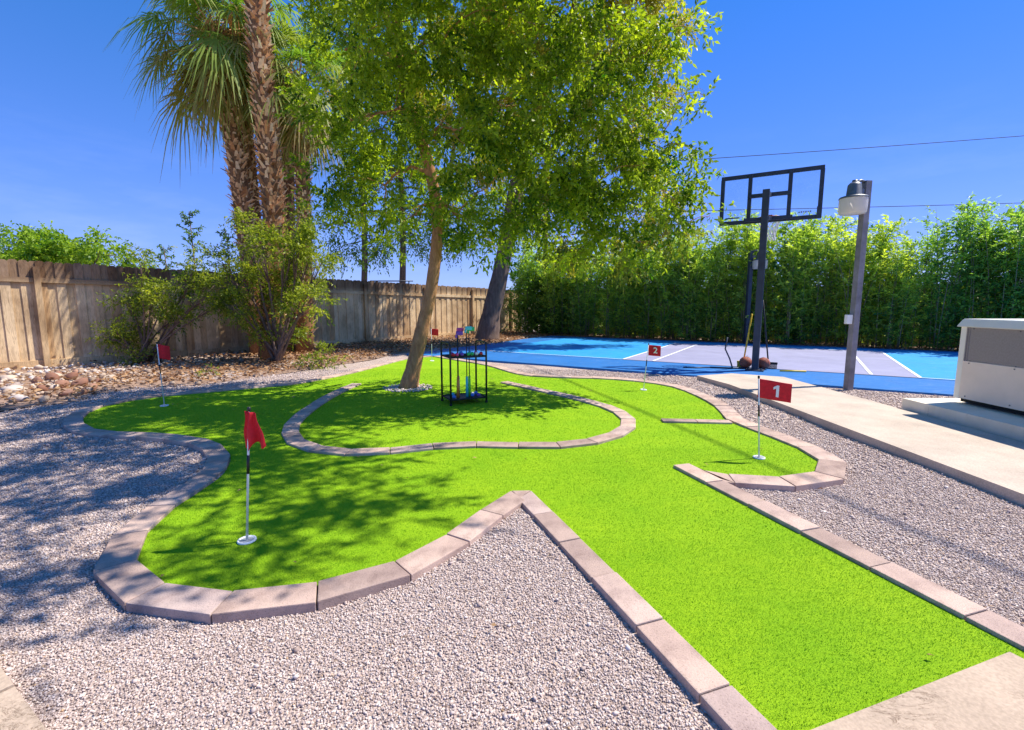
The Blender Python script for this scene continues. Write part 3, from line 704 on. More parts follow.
def bez(a, b, bend, n=7):
    a, b = Vector(a), Vector(b); m = (a + b) / 2 + Vector(bend); return [(a * (1 - t) ** 2 + m * 2 * t * (1 - t) + b * t * t) for t in [i / (n - 1) for i in range(n)]]
def rv(s): return Vector((random.gauss(0, s), random.gauss(0, s), random.gauss(0, s)))
def tree(name, label, trunk_pts, trunk_rad, clumps, bark, leafmat, ntw, nlf, tl, L, W, droop, group=None, limb_from=0.45, limb_r=0.4, twigs=True, cat='tree', shell=0.45, nsides=12):
    b0 = Vector(trunk_pts[0]); root = tag(empty(name, (b0.x, b0.y, 0)), label, cat, group)
    org = Vector((b0.x, b0.y, 0)); m = MB()
    sm = []; sr = []
    tp = [Vector(p) - org for p in trunk_pts]
    for i in range(len(tp) - 1):
        p0, p1, p2, p3 = tp[max(i - 1, 0)], tp[i], tp[i + 1], tp[min(i + 2, len(tp) - 1)]
        for j in range(6):
            t = j / 6
            sm.append(0.5 * ((2 * p1) + (p2 - p0) * t + (2 * p0 - 5 * p1 + 4 * p2 - p3) * t * t + (3 * p1 - p0 - 3 * p2 + p3) * t ** 3))
            sr.append((trunk_rad[i] * (1 - t) + trunk_rad[i + 1] * t) * random.uniform(0.96, 1.05))
    sm.append(tp[-1]); sr.append(trunk_rad[-1])
    m.tube(sm, sr, nsides); m.build('trunk', bark, root)
    cs = [np.array(c[0]) - np.array(org) for c in clumps]; rs = [c[1] for c in clumps]
    V, T, St = spray(cs, rs, ntw, nlf, tl, L, W, droop, shell)
    np_obj('crown', V, quads_of(V), leafmat, root, tint=T)
    lb = MB(); k0 = int(len(sm) * limb_from)
    nodes_ = [(sm[i], min(sr[i] * .62, limb_r * .085), 0) for i in range(k0, len(sm))]
    order = sorted(range(len(cs)), key=lambda q: min((Vector(cs[q]) - p[0]).length for p in nodes_))
    for q in order:
        cv = Vector(cs[q]); cen = sm[len(sm) // 2]
        best = min(nodes_, key=lambda p: (cv - p[0]).length * (1 if p[2] == 0 else 1.12) + max(0, p[0].z - cv.z) * .5 + p[2] * .08)
        p0, r0, dep = best; ln = (cv - p0).length; r0 = max(r0 * .8, .006)
        pts = bez(p0, cv, rv(.12 * ln) + Vector((0, 0, .16 * ln)), 9); pts = [p + (rv(.018 * ln) if 0 < i_ < 8 else Vector()) for i_, p in enumerate(pts)]
        rr = [r0 * (1 - .45 * w_ / 8) for w_ in range(9)]; lb.tube(pts, rr, 7)
        for i_ in (4, 6, 8): nodes_.append((pts[i_], rr[i_] * .85, dep + 1))
        if twigs:
            for s_ in St[q][:6]:
                g_ = pts[random.choice((3, 5, 7, 8))]; lb.tube(bez(g_, Vector(s_), rv(0.1), 6), [r0 * k_ for k_ in (.32, .26, .2, .15, .1, .06)], 4)
    lb.build('limbs', bark, root)
    return root

# leaning tree on the island
tb = G(408, 389)
tr_px = [(408, 391), (414, 365), (423, 325), (431, 290), (437, 240), (436, 205), (430, 170), (418, 128), (405, 90), (398, 40), (396, -20), (400, -80)]
tY = [7.0, 7.0, 7.0, 7.0, 7.0, 7.0, 6.95, 6.9, 6.8, 6.7, 6.6, 6.4]
tpts = [P(x, y, yy) for (x, y), yy in zip(tr_px, tY)]; tpts[0] = Vector((tpts[0].x, tpts[0].y, -0.03))
trad = [0.145, 0.11, 0.094, 0.087, 0.08, 0.076, 0.078, 0.07, 0.06, 0.05, 0.038, 0.02]
mc = [(345, 50, 6.6, .7), (352, 120, 7, .6), (338, 175, 7.2, .45), (352, 215, 7.6, .4), (385, 185, 7.5, .5), (395, 110, 6.4, .5), (385, 20, 6, .7), (440, 45, 6.3, .7), (460, 130, 6.2, .6),
      (392, 235, 7.8, .3), (455, 215, 6.6, .42), (480, 238, 6.8, .35), (490, 185, 6.4, .55), (505, 100, 6.1, .6), (480, 10, 5.8, .7), (540, 30, 6.0, .7), (530, 215, 6.6, .42), (550, 150, 6.2, .55),
      (572, 235, 6.7, .4), (570, 95, 6.0, .5), (600, 180, 6.3, .45), (618, 238, 6.6, .36), (625, 120, 6.1, .34), (600, 40, 6.2, .45), (655, 195, 6.3, .3), (650, 245, 6.6, .25), (688, 88, 6.2, .15), (690, 180, 6.4, .2),
      (440, 180, 7.3, .4), (415, 215, 6.6, .26), (330, 100, 7.4, .4), (500, 250, 7.4, .26), (665, 130, 6.2, .2), (640, 165, 6.2, .32), (560, 195, 6.3, .38), (675, 225, 6.4, .22), (590, 215, 6.4, .34), (635, 60, 6.2, .25), (703, 95, 6.2, .08), (710, 215, 6.4, .1)]
clumps = [(P(x, y, yy), [r, r, r * .85]) for x, y, yy, r in mc]
for c in [(.5, 4.4, 4.9), (-.5, 4.7, 4.8), (1.2, 4.5, 5.2), (-.2, 3.9, 5.2), (-1.2, 5.2, 5.2), (-1.8, 5.6, 4.9), (-2.2, 6.4, 5.2), (.2, 5.4, 5.8), (1.4, 5.6, 5.4), (-.9, 6.4, 6.2), (.3, 6.8, 6.4), (-1.6, 7.2, 6.2), ]:
    clumps.append((Vector(c), [.55, .55, .38]))
for (x, y, h, r) in [(60, 470, 5.2, .3), (15, 515, 5.0, .25), (130, 455, 5.4, .3), (95, 505, 5.0, .32), (30, 560, 4.9, .3), (160, 480, 5.2, .35), (50, 625, 4.8, .16), (200, 525, 5.2, .3), (165, 565, 5.2, .22), (285, 468, 5.6, .33), (335, 500, 5.4, .28),
                     (385, 488, 5.6, .25), (262, 430, 5.8, .4), (240, 465, 5.6, .3), (350, 462, 5.8, .35), (300, 535, 5.2, .2), (255, 560, 5.0, .17), (400, 515, 5.4, .14), (210, 415, 5.8, .4), (150, 425, 5.8, .4), (330, 400, 3.8, .26), (370, 412, 4.1, .26), (420, 400, 3.5, .26), (460, 405, 3.3, .25), (500, 395, 3.1, .25), (540, 400, 2.7, .2),
                     (450, 420, 4.3, .25), (390, 385, 3.5, .24), (572, 408, 2.5, .18), (480, 388, 2.9, .22), (300, 422, 4.6, .28), (520, 412, 3.1, .2), (410, 415, 4.1, .22)]:
    gq = G(x, y, 0); oq = SUN * (h / SUN.z); cc_ = gq + oq
    if cc_.x / cc_.y > .33 and (cc_.z - CAMH) / cc_.y < .62: cc_.x = .33 * cc_.y; r *= .8     # keep inside the crown's spread
    if h < 4.7: r *= 1.25
    clumps.append((cc_, [r * 1.1, r * 1.1, r * .9]))
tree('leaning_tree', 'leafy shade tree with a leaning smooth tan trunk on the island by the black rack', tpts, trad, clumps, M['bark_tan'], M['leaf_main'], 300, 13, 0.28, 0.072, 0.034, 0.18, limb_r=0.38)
# pale gravel collar at its foot
V0 = []; n = 420; a = rng.uniform(0, 6.28, n); r = rng.uniform(0.15, 0.36, n) 
Pc = np.stack([tb.x + np.cos(a) * r, tb.y + np.sin(a) * r, np.full(n, TZ + 0.012)], 1)
V, Fc, ix = scatter_stones(Pc, rng.uniform(0.012, 0.024, n), OCT, 0.2)
tag(np_obj('pale_gravel', V, Fc, M['stones'], tint=(0.6 + 0.36 * rng.random(n))[ix]), 'ring of pale pebbles around the foot of the leaning tree', 'pebbles', kind='stuff')

# big dark-trunked tree behind
bt = [(487, 340), (491, 315), (499, 280), (507, 240), (516, 190), (528, 140), (545, 90), (565, 40), (580, -20)]
bp = [P(x, y, 16.0) for x, y in bt]; bp[0].z = -0.05
bcl = []
for x, y, yy, r in [(560, 20, 15, 1.5), (620, 10, 14.5, 1.4), (585, 60, 14, 1.2), (640, 60, 14.5, .9), (650, 100, 15, .7), (635, 150, 14, .8), (600, 120, 14.5, 1.1), (560, 180, 14.5, 1.2), (520, 100, 15, 1.3), (480, 40, 16, 1.5),
                    (480, 150, 16, 1.1), (600, 210, 13.8, .9), (650, 200, 14, .9), (630, 255, 14, .7), (570, 245, 14.5, .8), (530, 215, 15.5, .8), (500, -30, 15, 1.6), (600, -50, 15, 1.6), (440, 90, 17, 1.0), (670, 30, 15, .45), (650, -20, 14.5, 1.2), (676, 235, 14.2, .45), (545, -90, 15, 1.6)]:
    bcl.append((P(x, y, yy), [r * .85, r * .85, r * .6]))
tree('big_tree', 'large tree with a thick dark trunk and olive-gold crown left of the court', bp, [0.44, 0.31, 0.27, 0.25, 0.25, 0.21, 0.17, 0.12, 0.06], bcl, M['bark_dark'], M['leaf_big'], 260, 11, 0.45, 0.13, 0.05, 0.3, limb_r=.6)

# trees beyond the fence
def back_tree(label, px, ybase, Yd, tops, mat=M['leaf_back'], rad=0.14, L=0.13, W=0.055, ntw=125, tilt=0):
    b = G(px, 303 + 600 / Yd); b = Vector((b.x, Yd, 0)); b.x = (px - 512) / 480 * (Yd * CP)
    top = P(*tops[0][:2], Yd)
    pts = [Vector((b.x, Yd, 0)), Vector((b.x, Yd, 0)).lerp(top, .35) + Vector((0.1, 0, 0)), Vector((b.x, Yd, 0)).lerp(top, .7), top]
    cl_ = [(P(x, y, Yd + random.uniform(-.8, .8)), [r, r, r * .8]) for x, y, r in tops]
    return tree('shade_tree', label, pts, [rad, rad * .8, rad * .6, rad * .3], cl_, M['bark_dark'], mat, ntw, 9, 0.55, L, W, 0.45, 'trees standing beyond the long fence', limb_r=.9)
back_tree('dark green tree whose trunk stands beyond the fence left of the leaning tree', 361, 0, 19, [(362, 90, 1.2), (345, 40, 1.4), (385, 60, 1.3), (335, 130, 1.0), (372, 160, 1.0), (345, 200, .9), (390, 130, .8), (400, 215, .6), (330, 225, .5), (365, 240, .5), (350, -20, 1.6), (335, 250, .45), (352, 258, .35), (376, 252, .4)])
back_tree('dark tree beyond the fence, its trunk just left of the leaning trunk', 400, 0, 20, [(400, 80, 1.4), (420, 30, 1.5), (430, 120, 1.2), (395, 170, 1.0), (425, 190, .9), (410, 230, .55), (440, 225, .6), (440, -20, 1.6), (388, 248, .4), (412, 246, .4)], rad=.15)
back_tree('dark tree beyond the fence, its trunk just behind the leaning trunk', 423, 0, 21, [(460, 110, 1.4), (470, 60, 1.5), (480, 180, 1.2), (450, 200, 1.0), (470, 235, .6), (500, 140, 1.3), (520, 70, 1.3), (500, 20, 1.5), (455, 248, .45), (435, 245, .4)], rad=.15)
# lit bushes over the top of the fence at the left
for lab, cs in (('bright green bush top showing above the fence at the far left corner', [(15, 245, .9), (45, 238, .8), (35, 255, .8), (-20, 250, 1.0), (60, 250, .7)]),
                ('bright green bush top above the fence left of the sprawling shrub', [(85, 240, .7), (100, 245, .6), (120, 252, .45), (75, 252, .7), (138, 262, .35)])):
    Yd = 15.5; c0 = P(cs[0][0], 255, Yd)
    tree('garden_bush', lab, [Vector((c0.x, Yd, 0)), Vector((c0.x, Yd, 1.2)), Vector((c0.x + .2, Yd, 2.4))], [.12, .1, .05], [(P(x, y + 6, Yd + random.uniform(-.5, .5)), [r, r, r * .62]) for x, y, r in cs] + [(Vector((c0.x, Yd, 1.5)), [1.3, .9, .8])],
         M['bark_dark'], M['leaf_bright'], 220, 8, 0.35, 0.12, 0.06, 0.2, 'bushes beyond the fence', cat='bush')
# saplings
def sapling(label, px, Yd, ytop, n, spread=.35):
    x = P(px, 260, Yd).x; zt = P(px, ytop, Yd).z
    root = tag(empty('sapling', (x, Yd, 0)), label, 'sapling', 'thin saplings beyond the fence'); m = MB()
    m.tube([(0, 0, 0), (.05, 0, zt * .5), (0, 0, zt)], [.03, .022, .006], 6)
    Vs, Ts = [], []
    for i in range(n):
        z = 1.6 + (zt - 1.6) * (i / n) ** .8; a = random.uniform(0, 6.28); ln = spread * (1.15 - i / n) + .15; d = Vector((math.cos(a), math.sin(a), random.uniform(.2, .9))).normalized()
        e = Vector((0, 0, z)) + d * ln; m.tube([(0, 0, z), e], [.008, .003], 4)
        k = 26; s = rng.random(k); pos = np.array([0, 0, z]) + np.outer(s * ln, np.array(d)); D = unit(np.array(d) * .5 + rng.normal(size=(k, 3)) * .7)
        V = leaf_quads(pos, D, rng.uniform(.07, .13, k), .035); Vs.append(V); Ts.append(np.repeat(rng.uniform(.2, .8, k), 4))
    m.build('trunk', M['bark_dark'], root); V = np.concatenate(Vs); np_obj('crown', V, quads_of(V), M['leaf_back'], root, tint=np.concatenate(Ts))
sapling('thin wispy sapling rising alone above the fence', 193, 13.5, 211, 26, .38)
sapling('short wispy sapling above the fence beside the palm trunks', 228, 13.2, 232, 20, .45)
sapling('small sapling tip just above the fence left of the taller one', 165, 13.6, 246, 12, .35)

# shrubs in the bed
def shrub(name, label, base, stems, leafmat, ntw, L, W, tl=.3, group=None, nlf=9, droop=.25, stem_r=.022, mat=None, extra=()):
    root = tag(empty(name, (base.x, base.y, 0)), label, 'shrub', group); m = MB(); org = np.array([base.x, base.y, 0]); cs, rs = [], []
    for c, r in stems:
        c = Vector(c) - Vector(org); b = Vector((random.gauss(0, .08), random.gauss(0, .08), 0))
        pts = bez(b, c, rv(.08) + Vector((0, 0, .15)), 7); m.tube(pts, [stem_r * (1 - .7 * i / 6) for i in range(7)], 6)
        for q in range(4):
            e = c + rv(1) * (r * .4); m.tube(bez(pts[4], e, rv(.05), 4), [stem_r * .4, stem_r * .3, stem_r * .2, stem_r * .1], 4)
        cs.append(np.array(c)); rs.append([r, r, r * .85])
    V, T, _ = spray(cs, rs, ntw, nlf, tl, L, W, droop, .3, .7, .3)
    m.build('stems', mat or M['bark_dark'], root); np_obj('foliage', V, quads_of(V), leafmat, root, tint=T); return root
sb = G(277, 363); Yb = sb.y
st = [(P(x, y, Yb + random.uniform(-.5, .5)), r) for x, y, r in [(262, 245, .34), (285, 250, .36), (300, 240, .3), (240, 275, .34), (270, 285, .36), (305, 275, .36), (315, 300, .28), (235, 305, .3), (290, 305, .32), (262, 315, .26), (222, 262, .24),
       (310, 252, .26), (290, 335, .24), (255, 335, .2), (322, 262, .22), (248, 225, .2), (300, 215, .2)]]
shrub('tall_shrub', 'tall multi-stemmed yellow-green shrub in front of the palm trunks', sb, st, M['leaf_shrub'], 800, .066, .028, .26, stem_r=.035)
sb2 = G(140, 364); Yb2 = sb2.y
st = [(P(x, y, Yb2 + random.uniform(-.4, .4)), r) for x, y, r in [(140, 262, .16), (150, 290, .3), (135, 315, .3), (165, 300, .3), (185, 285, .28), (205, 300, .28), (125, 340, .25), (150, 340, .22), (175, 320, .26), (112, 330, .16), (215, 285, .24), (225, 305, .2), (195, 265, .18), (105, 335, .12), (128, 300, .2), (130, 355, .16)]]
shrub('sprawling_shrub', 'loose sprawling olive shrub against the fence behind the left-hand flag', sb2, st, M['leaf_shrub'], 800, .062, .026, .26, stem_r=.025)
sb3 = G(322, 368)
shrub('low_shrub', 'low dull green mound shrub at the edge of the bed right of the tall shrub', sb3, [(P(x, y, sb3.y + dy), r) for x, y, dy, r in [(310, 358, 0, .2), (325, 355, .2, .22), (335, 360, 0, .16), (318, 362, -.15, .16)]], M['leaf_shrub'], 500, .05, .022, .16, stem_r=.012)
sb4 = G(208, 376)
shrub('low_shrub', 'tiny green shrub among the cobbles between the two larger shrubs', sb4, [(P(208, 371, sb4.y), .12), (P(214, 373, sb4.y), .09)], M['leaf_shrub'], 500, .045, .02, .12, stem_r=.01)

# ---------------------------------------------------------------- palms
def fan_frond(hub, d, upv, R_, n=34, arc=R(230), droop=.55):
    """segments of one fan leaf"""
    d = Vector(d).normalized(); s = d.cross(upv)
    if s.length < .05: s = d.cross(Vector((1, 0, 0)))
    s.normalize(); nn = s.cross(d).normalized(); out = []
    dr0 = droop * random.uniform(.7, 1.5)
    for i in range(n):
        if random.random() < .1: continue
        droop = dr0 * random.uniform(.6, 1.5); a = (i / (n - 1) - .5) * arc + random.gauss(0, .03); dd = (d * math.cos(a) + s * math.sin(a)).normalized(); w_ = (nn.cross(dd)).normalized()
        L = R_ * (0.72 + .28 * math.cos(a * .8)) * random.uniform(.7, 1.12)
        wd = .017 * R_ / .8
        prev = [hub - w_ * .003, hub + w_ * .003]
        for j, t in enumerate((.38, .7, 1.0)):
            p = hub + dd * (L * t) + Vector((random.gauss(0, .008), random.gauss(0, .008), -droop * L * t ** 2.6)); ww = (wd, wd * .65, .002)[j]
            cur = [p - w_ * ww, p + w_ * ww]; out.append((prev[0], prev[1], cur[1], cur[0])); prev = cur
    return out
def palm(label, pts, rads, crown=True, fronds=52, R_=.85, boots=700, crown_at=None, lean=None, skirt=True, gap_up=True):
    b = pts[0]; root = tag(empty('fan_palm', (b.x, b.y, 0)), label, 'palm tree', 'fan palms behind the tall shrub'); org = Vector((b.x, b.y, 0))
    q = [p - org for p in pts]; m = MB(); sm, sr = [], []
    for i in range(len(q) - 1):
        for j in range(5): t = j / 5; sm.append(q[i].lerp(q[i + 1], t)); sr.append((rads[i] * (1 - t) + rads[i + 1] * t) * random.uniform(.95, 1.05))
    sm.append(q[-1]); sr.append(rads[-1]); m.tube(sm, sr, 14); m.build('trunk', M['bark_palm'], root)
    bt_ = MB(); ztop = sm[-1].z; g_ = 2.39996
    for i in range(boots):
        z = .5 + (ztop - .5) * i / boots; k = max(1, next((kk for kk in range(len(sm)) if sm[kk].z >= z), len(sm) - 1)); t = (z - sm[k - 1].z) / max(1e-6, sm[k].z - sm[k - 1].z)
        c = sm[k - 1].lerp(sm[k], t); r = sr[k]; a = i * g_ + random.gauss(0, .15); o = Vector((math.cos(a), math.sin(a), 0)); s = Vector((-o.y, o.x, 0))
        L = random.uniform(.09, .2); w_ = random.uniform(.02, .055); sk = random.uniform(-.35, .35)
        p0 = c + o * (r * .92); e = p0 + o * L * random.uniform(.2, .95) + Vector((0, 0, L * random.uniform(.2, 1.0))) + s * L * sk
        vs = [p0 - s * w_, p0 + s * w_, e + s * w_ * .45, e - s * w_ * .45, p0 - s * w_ + Vector((0, 0, -.03)) - o * .01, p0 + s * w_ + Vector((0, 0, -.03)) - o * .01, e + s * w_ * .4 - o * .012 + Vector((0, 0, -.014)), e - s * w_ * .4 - o * .012 + Vector((0, 0, -.014))]
        bt_.add(vs, [(0, 1, 2, 3), (4, 7, 6, 5), (0, 4, 5, 1), (2, 6, 7, 3), (0, 3, 7, 4), (1, 5, 6, 2)], random.random())
    bt_.build('leaf_bases', M['boot'], root)
    if crown:
        top = sm[-1]; qs, ts, pm = [], [], MB()
        for i in range(fronds):
            a = i * g_ + random.gauss(0, .2); f = i / fronds; el = R(62 - 118 * f ** .85 if skirt else 62 - 100 * f) + random.gauss(0, .1)
            el += random.gauss(0, .22); d = Vector((math.cos(a) * math.cos(el), math.sin(a) * math.cos(el), math.sin(el))); PL = R_ * random.uniform(.65, 1.35) * (1 if el > -.6 else .7)
            st_ = top + Vector((0, 0, -.5 * f)); hub = st_ + d * PL + Vector((0, 0, -.16 * PL)); pm.tube(bez(st_, hub, Vector((0, 0, .05)), 5), [.014, .012, .011, .01, .008], 4)
            dd = (hub - st_).normalized() + Vector((0, 0, -.35)); fq = fan_frond(hub, dd, Vector((0, 0, 1)), R_ * random.uniform(.85, 1.15), droop=.4 + .25 * f)
            qs += fq; ts += [min(1, max(0, (1.05 - f * .95 if f < .8 else random.uniform(.0, .5)) + random.gauss(0, .2)))] * (len(fq) * 4)
        V = np.array([[tuple(v) for v in x] for x in qs]).reshape(-1, 3); pm.build('petioles', M['boot'], root)
        np_obj('fronds', V, quads_of(V), M['palm_leaf'], root, tint=ts)
    return root
def PP(l, Y): 
    o = [P(x, y, Y) for x, y in l]; o[0] = Vector((o[0].x, Y, -.05)); return o
palm('tall fan palm with a bright rough trunk running out of the top of the picture', PP([(272, 362), (275, 240), (270, 160), (262, 80), (257, 0), (252, -90), (248, -190), (244, -330), (240, -520)], 10.8), [.28, .23, .22, .205, .19, .18, .17, .16, .15], True, 44, .95, 2600)
palm('fan palm with a leaning dark trunk and a drooping skirt of fronds on its left', PP([(262, 360), (246, 230), (236, 160), (228, 100), (216, 28)], 11.6), [.24, .2, .18, .17, .17], True, 66, .93, 1100)
palm('fan palm trunk squeezed between the leaning palm and the tall bright one', PP([(262, 358), (254, 230), (247, 150), (240, 80), (236, 10)], 12.2), [.22, .18, .17, .16, .16], True, 44, .8, 900)
palm('fan palm at the right of the cluster half hidden by the tree leaves', PP([(305, 358), (304, 230), (302, 150), (298, 80)], 12.0), [.21, .17, .16, .15], True, 46, .8, 800)
palm('short dark palm trunk behind the bright one', PP([(290, 358), (288, 230), (288, 130), (286, 70)], 12.6), [.2, .16, .15, .15], True, 36, .8, 700)

# ---------------------------------------------------------------- hedge of tall shrubs beyond the court
def cane_bush(seed, H, spread=1.12, n=30, dens=1.25):
    r_ = np.random.default_rng(seed); m = MB(); Vs, Ts = [], []
    for i in range(n):
        a = r_.uniform(0, 2 * np.pi); lean = r_.uniform(.1, .85) * spread; h = H * r_.uniform(.62, 1.0)
        b = np.array([math.cos(a) * r_.uniform(0, .6), math.sin(a) * r_.uniform(0, .6), 0]); e = np.array([math.cos(a) * lean, math.sin(a) * lean, h])
        c = b + np.array([math.cos(a) * .08, math.sin(a) * .08, h * .6]); tt = np.linspace(0, 1, 7)
        pts = [(1 - t) ** 2 * b + 2 * t * (1 - t) * c + t * t * e for t in tt]; m.tube(pts, [.015, .013, .011, .009, .007, .005, .002], 5)
        nb = int(34 * dens)
        for j in range(nb):
            t = r_.uniform(.0, 1) ** (1.15 if j % 3 == 0 else .85); p = (1 - t) ** 2 * b + 2 * t * (1 - t) * c + t * t * e
            d = r_.normal(size=3); d[2] = abs(d[2]) * .9 + .25; d /= np.linalg.norm(d); ln = r_.uniform(.25, .6) * (1.45 - .8 * t)
            k = 13; s = r_.random(k); pos = p + np.outer(s * ln, d); D = d * .6 + r_.normal(size=(k, 3)) * .5; D[:, 2] += .05; D = unit(D)
            V = leaf_quads(pos, D, r_.uniform(.085, .155, k), r_.uniform(.026, .042, k), .3); Vs.append(V)
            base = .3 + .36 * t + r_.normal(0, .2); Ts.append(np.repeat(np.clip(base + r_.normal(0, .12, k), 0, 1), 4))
    V = np.concatenate(Vs); return m, V, np.concatenate(Ts)
protos = []
for sd, H in ((1, 3.7), (2, 4.05), (3, 3.85), (4, 4.3), (5, 3.4)):
    m, V, T = cane_bush(sd, H)
    protos.append((m, V, T))
spots = [(-9.6, 2, .95, 'hedge shrub at the far left end of the hedge next to the big dark trunk'), (-8.3, 0, .9, 'second hedge shrub from the big dark trunk'),
         (-7.1, 3, .85, 'third hedge shrub from the big dark trunk, under the overhanging boughs'), (-5.9, 4, .95, 'hedge shrub behind the left court, first to the left of the number 2 flag'),
         (-4.9, 1, .92, 'hedge shrub directly above the number 2 flag'), (-3.8, 0, .97, 'hedge shrub just right of the number 2 flag behind the grey key'),
         (-2.8, 2, .94, 'hedge shrub below the left edge of the backboard'), (-1.7, 1, .98, 'hedge shrub directly behind the far light post'),
         (-.8, 4, 1.1, 'hedge shrub just right of the basketball pole under the backboard'), (.1, 3, .86, 'hedge shrub below the right edge of the backboard'),
         (1.15, 0, 1.0, 'hedge shrub directly behind the near light post'), (2.0, 2, .74, 'lower hedge shrub right of the near light post beside the gap of sky'),
         (3.15, 3, .87, 'tall hedge shrub right of the sky gap'), (4.2, 1, .93, 'tall hedge shrub rising behind the left corner of the beige unit'),
         (5.15, 0, .98, 'tall hedge shrub at the right edge of the picture above the unit')]
first = {}
for (u, k, sc_, lab) in spots:
    p = ct(u, 17.05 + random.uniform(-.2, .3)); rz = random.uniform(0, 6.28)
    root = tag(empty('hedge_shrub', (p.x, p.y, 0), rz), lab, 'hedge shrub', 'tall hedge shrubs beyond the court'); root.scale = (sc_ * 1.2, sc_ * 1.2, sc_)
    if k not in first:
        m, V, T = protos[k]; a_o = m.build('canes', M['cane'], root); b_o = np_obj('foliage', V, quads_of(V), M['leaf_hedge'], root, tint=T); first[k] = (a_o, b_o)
    else:
        for s_ in first[k]: c = s_.copy(); COL.objects.link(c); c.parent = root
# low dark growth in the corner behind the big tree
for x, lab in ((548, 'rounded dark shrub at the left foot of the hedge near the big trunk'), (575, 'rounded dark shrub behind the far left corner of the court')):
    b = G(x, 331); b = Vector((b.x, min(b.y, 20), 0)); bb = Vector(((x - 512) / 480 * 19.3, 19.2, 0)) 
    shrub('round_shrub', lab, bb, [(bb + Vector((dx, dy, z)), r) for dx, dy, z, r in [(0, 0, .8, .6), (-.4, .1, 1.3, .5), (.4, -.1, 1.4, .5), (.1, 0, 1.9, .45), (-.3, -.2, .5, .5), (.4, 0, .5, .5)]], M['leaf_back'], 380, .12, .05, .3)


# ---------------------------------------------------------------- golf flags
def text_mesh(txt, size):
    cu = bpy.data.curves.new('number', 'FONT'); cu.body = txt; cu.size = size; cu.extrude = 0.0008; cu.align_x = 'CENTER'; cu.align_y = 'CENTER'; cu.offset = size * 0.018
    o = bpy.data.objects.new('tmp', cu); COL.objects.link(o); dg = bpy.context.evaluated_depsgraph_get(); dg.update()
    me = bpy.data.meshes.new_from_object(o.evaluated_get(dg)); bpy.data.objects.remove(o); me.name = 'number'; return me
def one_mesh(hh):
    me = bpy.data.meshes.new('number'); k = hh
    pr = [(-.09, -.5), (.13, -.5), (.13, .5), (-.03, .5), (-.30, .30), (-.30, .10), (-.09, .22)]
    vs = [(x * k, y * k, z) for z in (-.0008, .0008) for x, y in pr]; n = len(pr)
    fs = [(0, 1, 2, 6), (2, 3, 4, 5, 6), (n + 6, n + 2, n + 1, n), (n + 6, n + 5, n + 4, n + 3, n + 2)] + [(i, n + i, n + (i + 1) % n, (i + 1) % n) for i in range(n)]
    me.from_pydata(vs, [], fs); me.update(); return me
